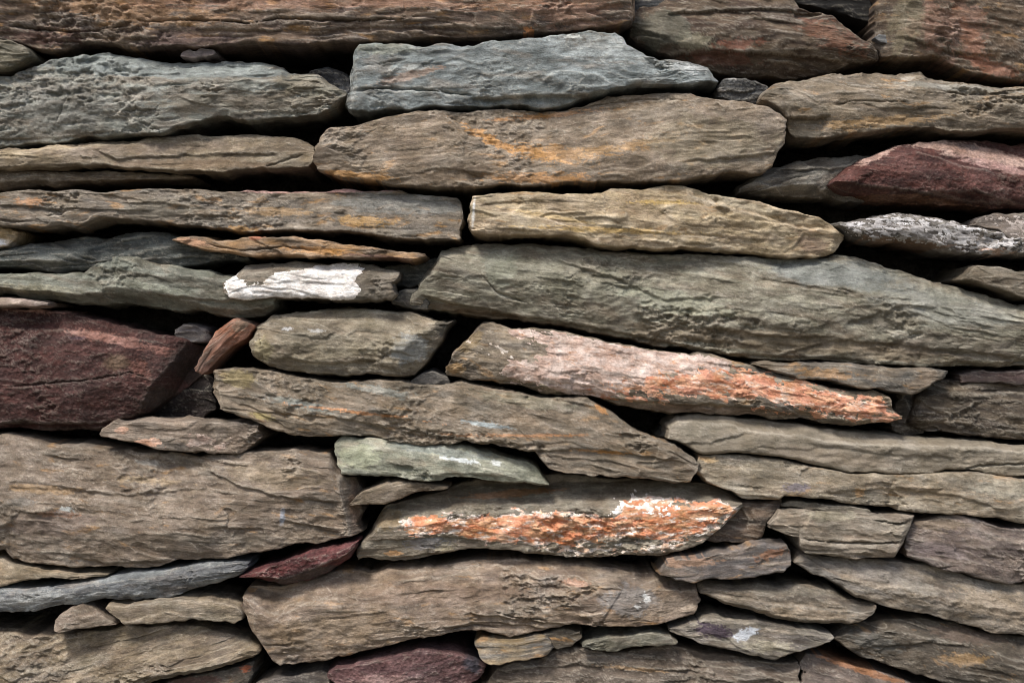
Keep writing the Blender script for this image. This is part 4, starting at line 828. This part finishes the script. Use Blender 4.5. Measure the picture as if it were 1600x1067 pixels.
S('flat_stone', 'large tan crinkled slab in the bottom left corner',
  [(0, 994), (89, 997), (178, 984), (249, 979), (310, 981), (356, 993), (385, 1000), (404, 1020)], [(0, 1160), (120, 1120), (214, 1082), (249, 1067), (285, 1055), (356, 1041), (395, 1032), (404, 1026)],
  z=14, ang=-16, c0=(130, 115, 92), c1=(104, 91, 76), rough=1.4, fine=1.5, chip=1.3, r=8, step=1.8, prof=[(0, -20), (.2, -6), (.4, 0), (.85, 0), (1, -16)])
S('stone_block', 'dark stone with a rusty fleck underneath the bottom left corner slab',
  [(200, 1096), (285, 1060), (356, 1046), (398, 1034)], [(200, 1160), (320, 1150), (398, 1062)], z=-2, ang=-12, c0=(92, 84, 74), c1=(64, 60, 54), rough=.9, ochre=.05,
  patches=[((384, 1044, 10, 6, 0, .5), (168, 92, 58), .7), ((300, 1064, 60, 7, -4, .5), (98, 66, 56), .6)])
S('stone_block', 'flat dark stone at the bottom edge between the bottom left slab and the purple stone',
  [(396, 1066), (430, 1057), (499, 1047), (512, 1050)], [(396, 1140), (460, 1142), (512, 1120)], z=-4, c0=(92, 84, 76), c1=(68, 62, 58), rough=.7)
S('rubble_stone', 'dusky grey rubble lump in the gap at the right tip of the light blue slab',
  [(1118, 138), (1135, 124), (1165, 121), (1200, 130)], [(1118, 152), (1150, 160), (1200, 164)], z=-32, c0=(88, 88, 88), c1=(62, 62, 62), rough=1.3, depth=70, mat='earth')
S('rubble_stone', 'blackish rubble lump in the gap left of the light blue slab',
  [(486, 112), (510, 104), (535, 110), (552, 124)], [(486, 140), (520, 160), (552, 156)], z=-40, c0=(74, 76, 78), c1=(56, 56, 58), rough=1.2, depth=60, mat='earth')
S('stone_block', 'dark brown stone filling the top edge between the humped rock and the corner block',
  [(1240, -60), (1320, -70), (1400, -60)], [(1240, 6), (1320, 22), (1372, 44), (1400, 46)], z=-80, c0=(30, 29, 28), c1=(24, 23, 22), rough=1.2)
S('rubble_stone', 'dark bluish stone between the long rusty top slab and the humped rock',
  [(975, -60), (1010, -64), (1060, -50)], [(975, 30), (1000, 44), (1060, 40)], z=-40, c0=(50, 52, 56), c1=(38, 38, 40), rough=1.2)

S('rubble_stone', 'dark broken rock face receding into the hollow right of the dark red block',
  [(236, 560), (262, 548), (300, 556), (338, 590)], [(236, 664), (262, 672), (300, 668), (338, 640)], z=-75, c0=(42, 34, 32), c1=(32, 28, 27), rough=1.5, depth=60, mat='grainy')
S('rubble_stone', 'dim brown stone at the back of the gap right of the knobbly pink slab end',
  [(1396, 612), (1420, 606), (1446, 610)], [(1396, 672), (1420, 682), (1446, 676)], z=-48, c0=(84, 74, 62), c1=(62, 56, 50), rough=1.0, depth=70)
S('rubble_stone', 'dim reddish stone deep in the slot above the dark brown layered block, right edge',
  [(1500, 584), (1550, 578), (1600, 580)], [(1500, 600), (1550, 602), (1600, 604)], z=-30, c0=(88, 70, 66), c1=(64, 54, 52), rough=.9, depth=90)
S('rubble_stone', 'dim grey slab end deep in the gap right of the orange splinter slab',
  [(596, 418), (640, 412), (690, 400)], [(596, 446), (640, 450), (690, 440)], z=-60, c0=(80, 80, 74), c1=(60, 60, 56), rough=.9, depth=60)
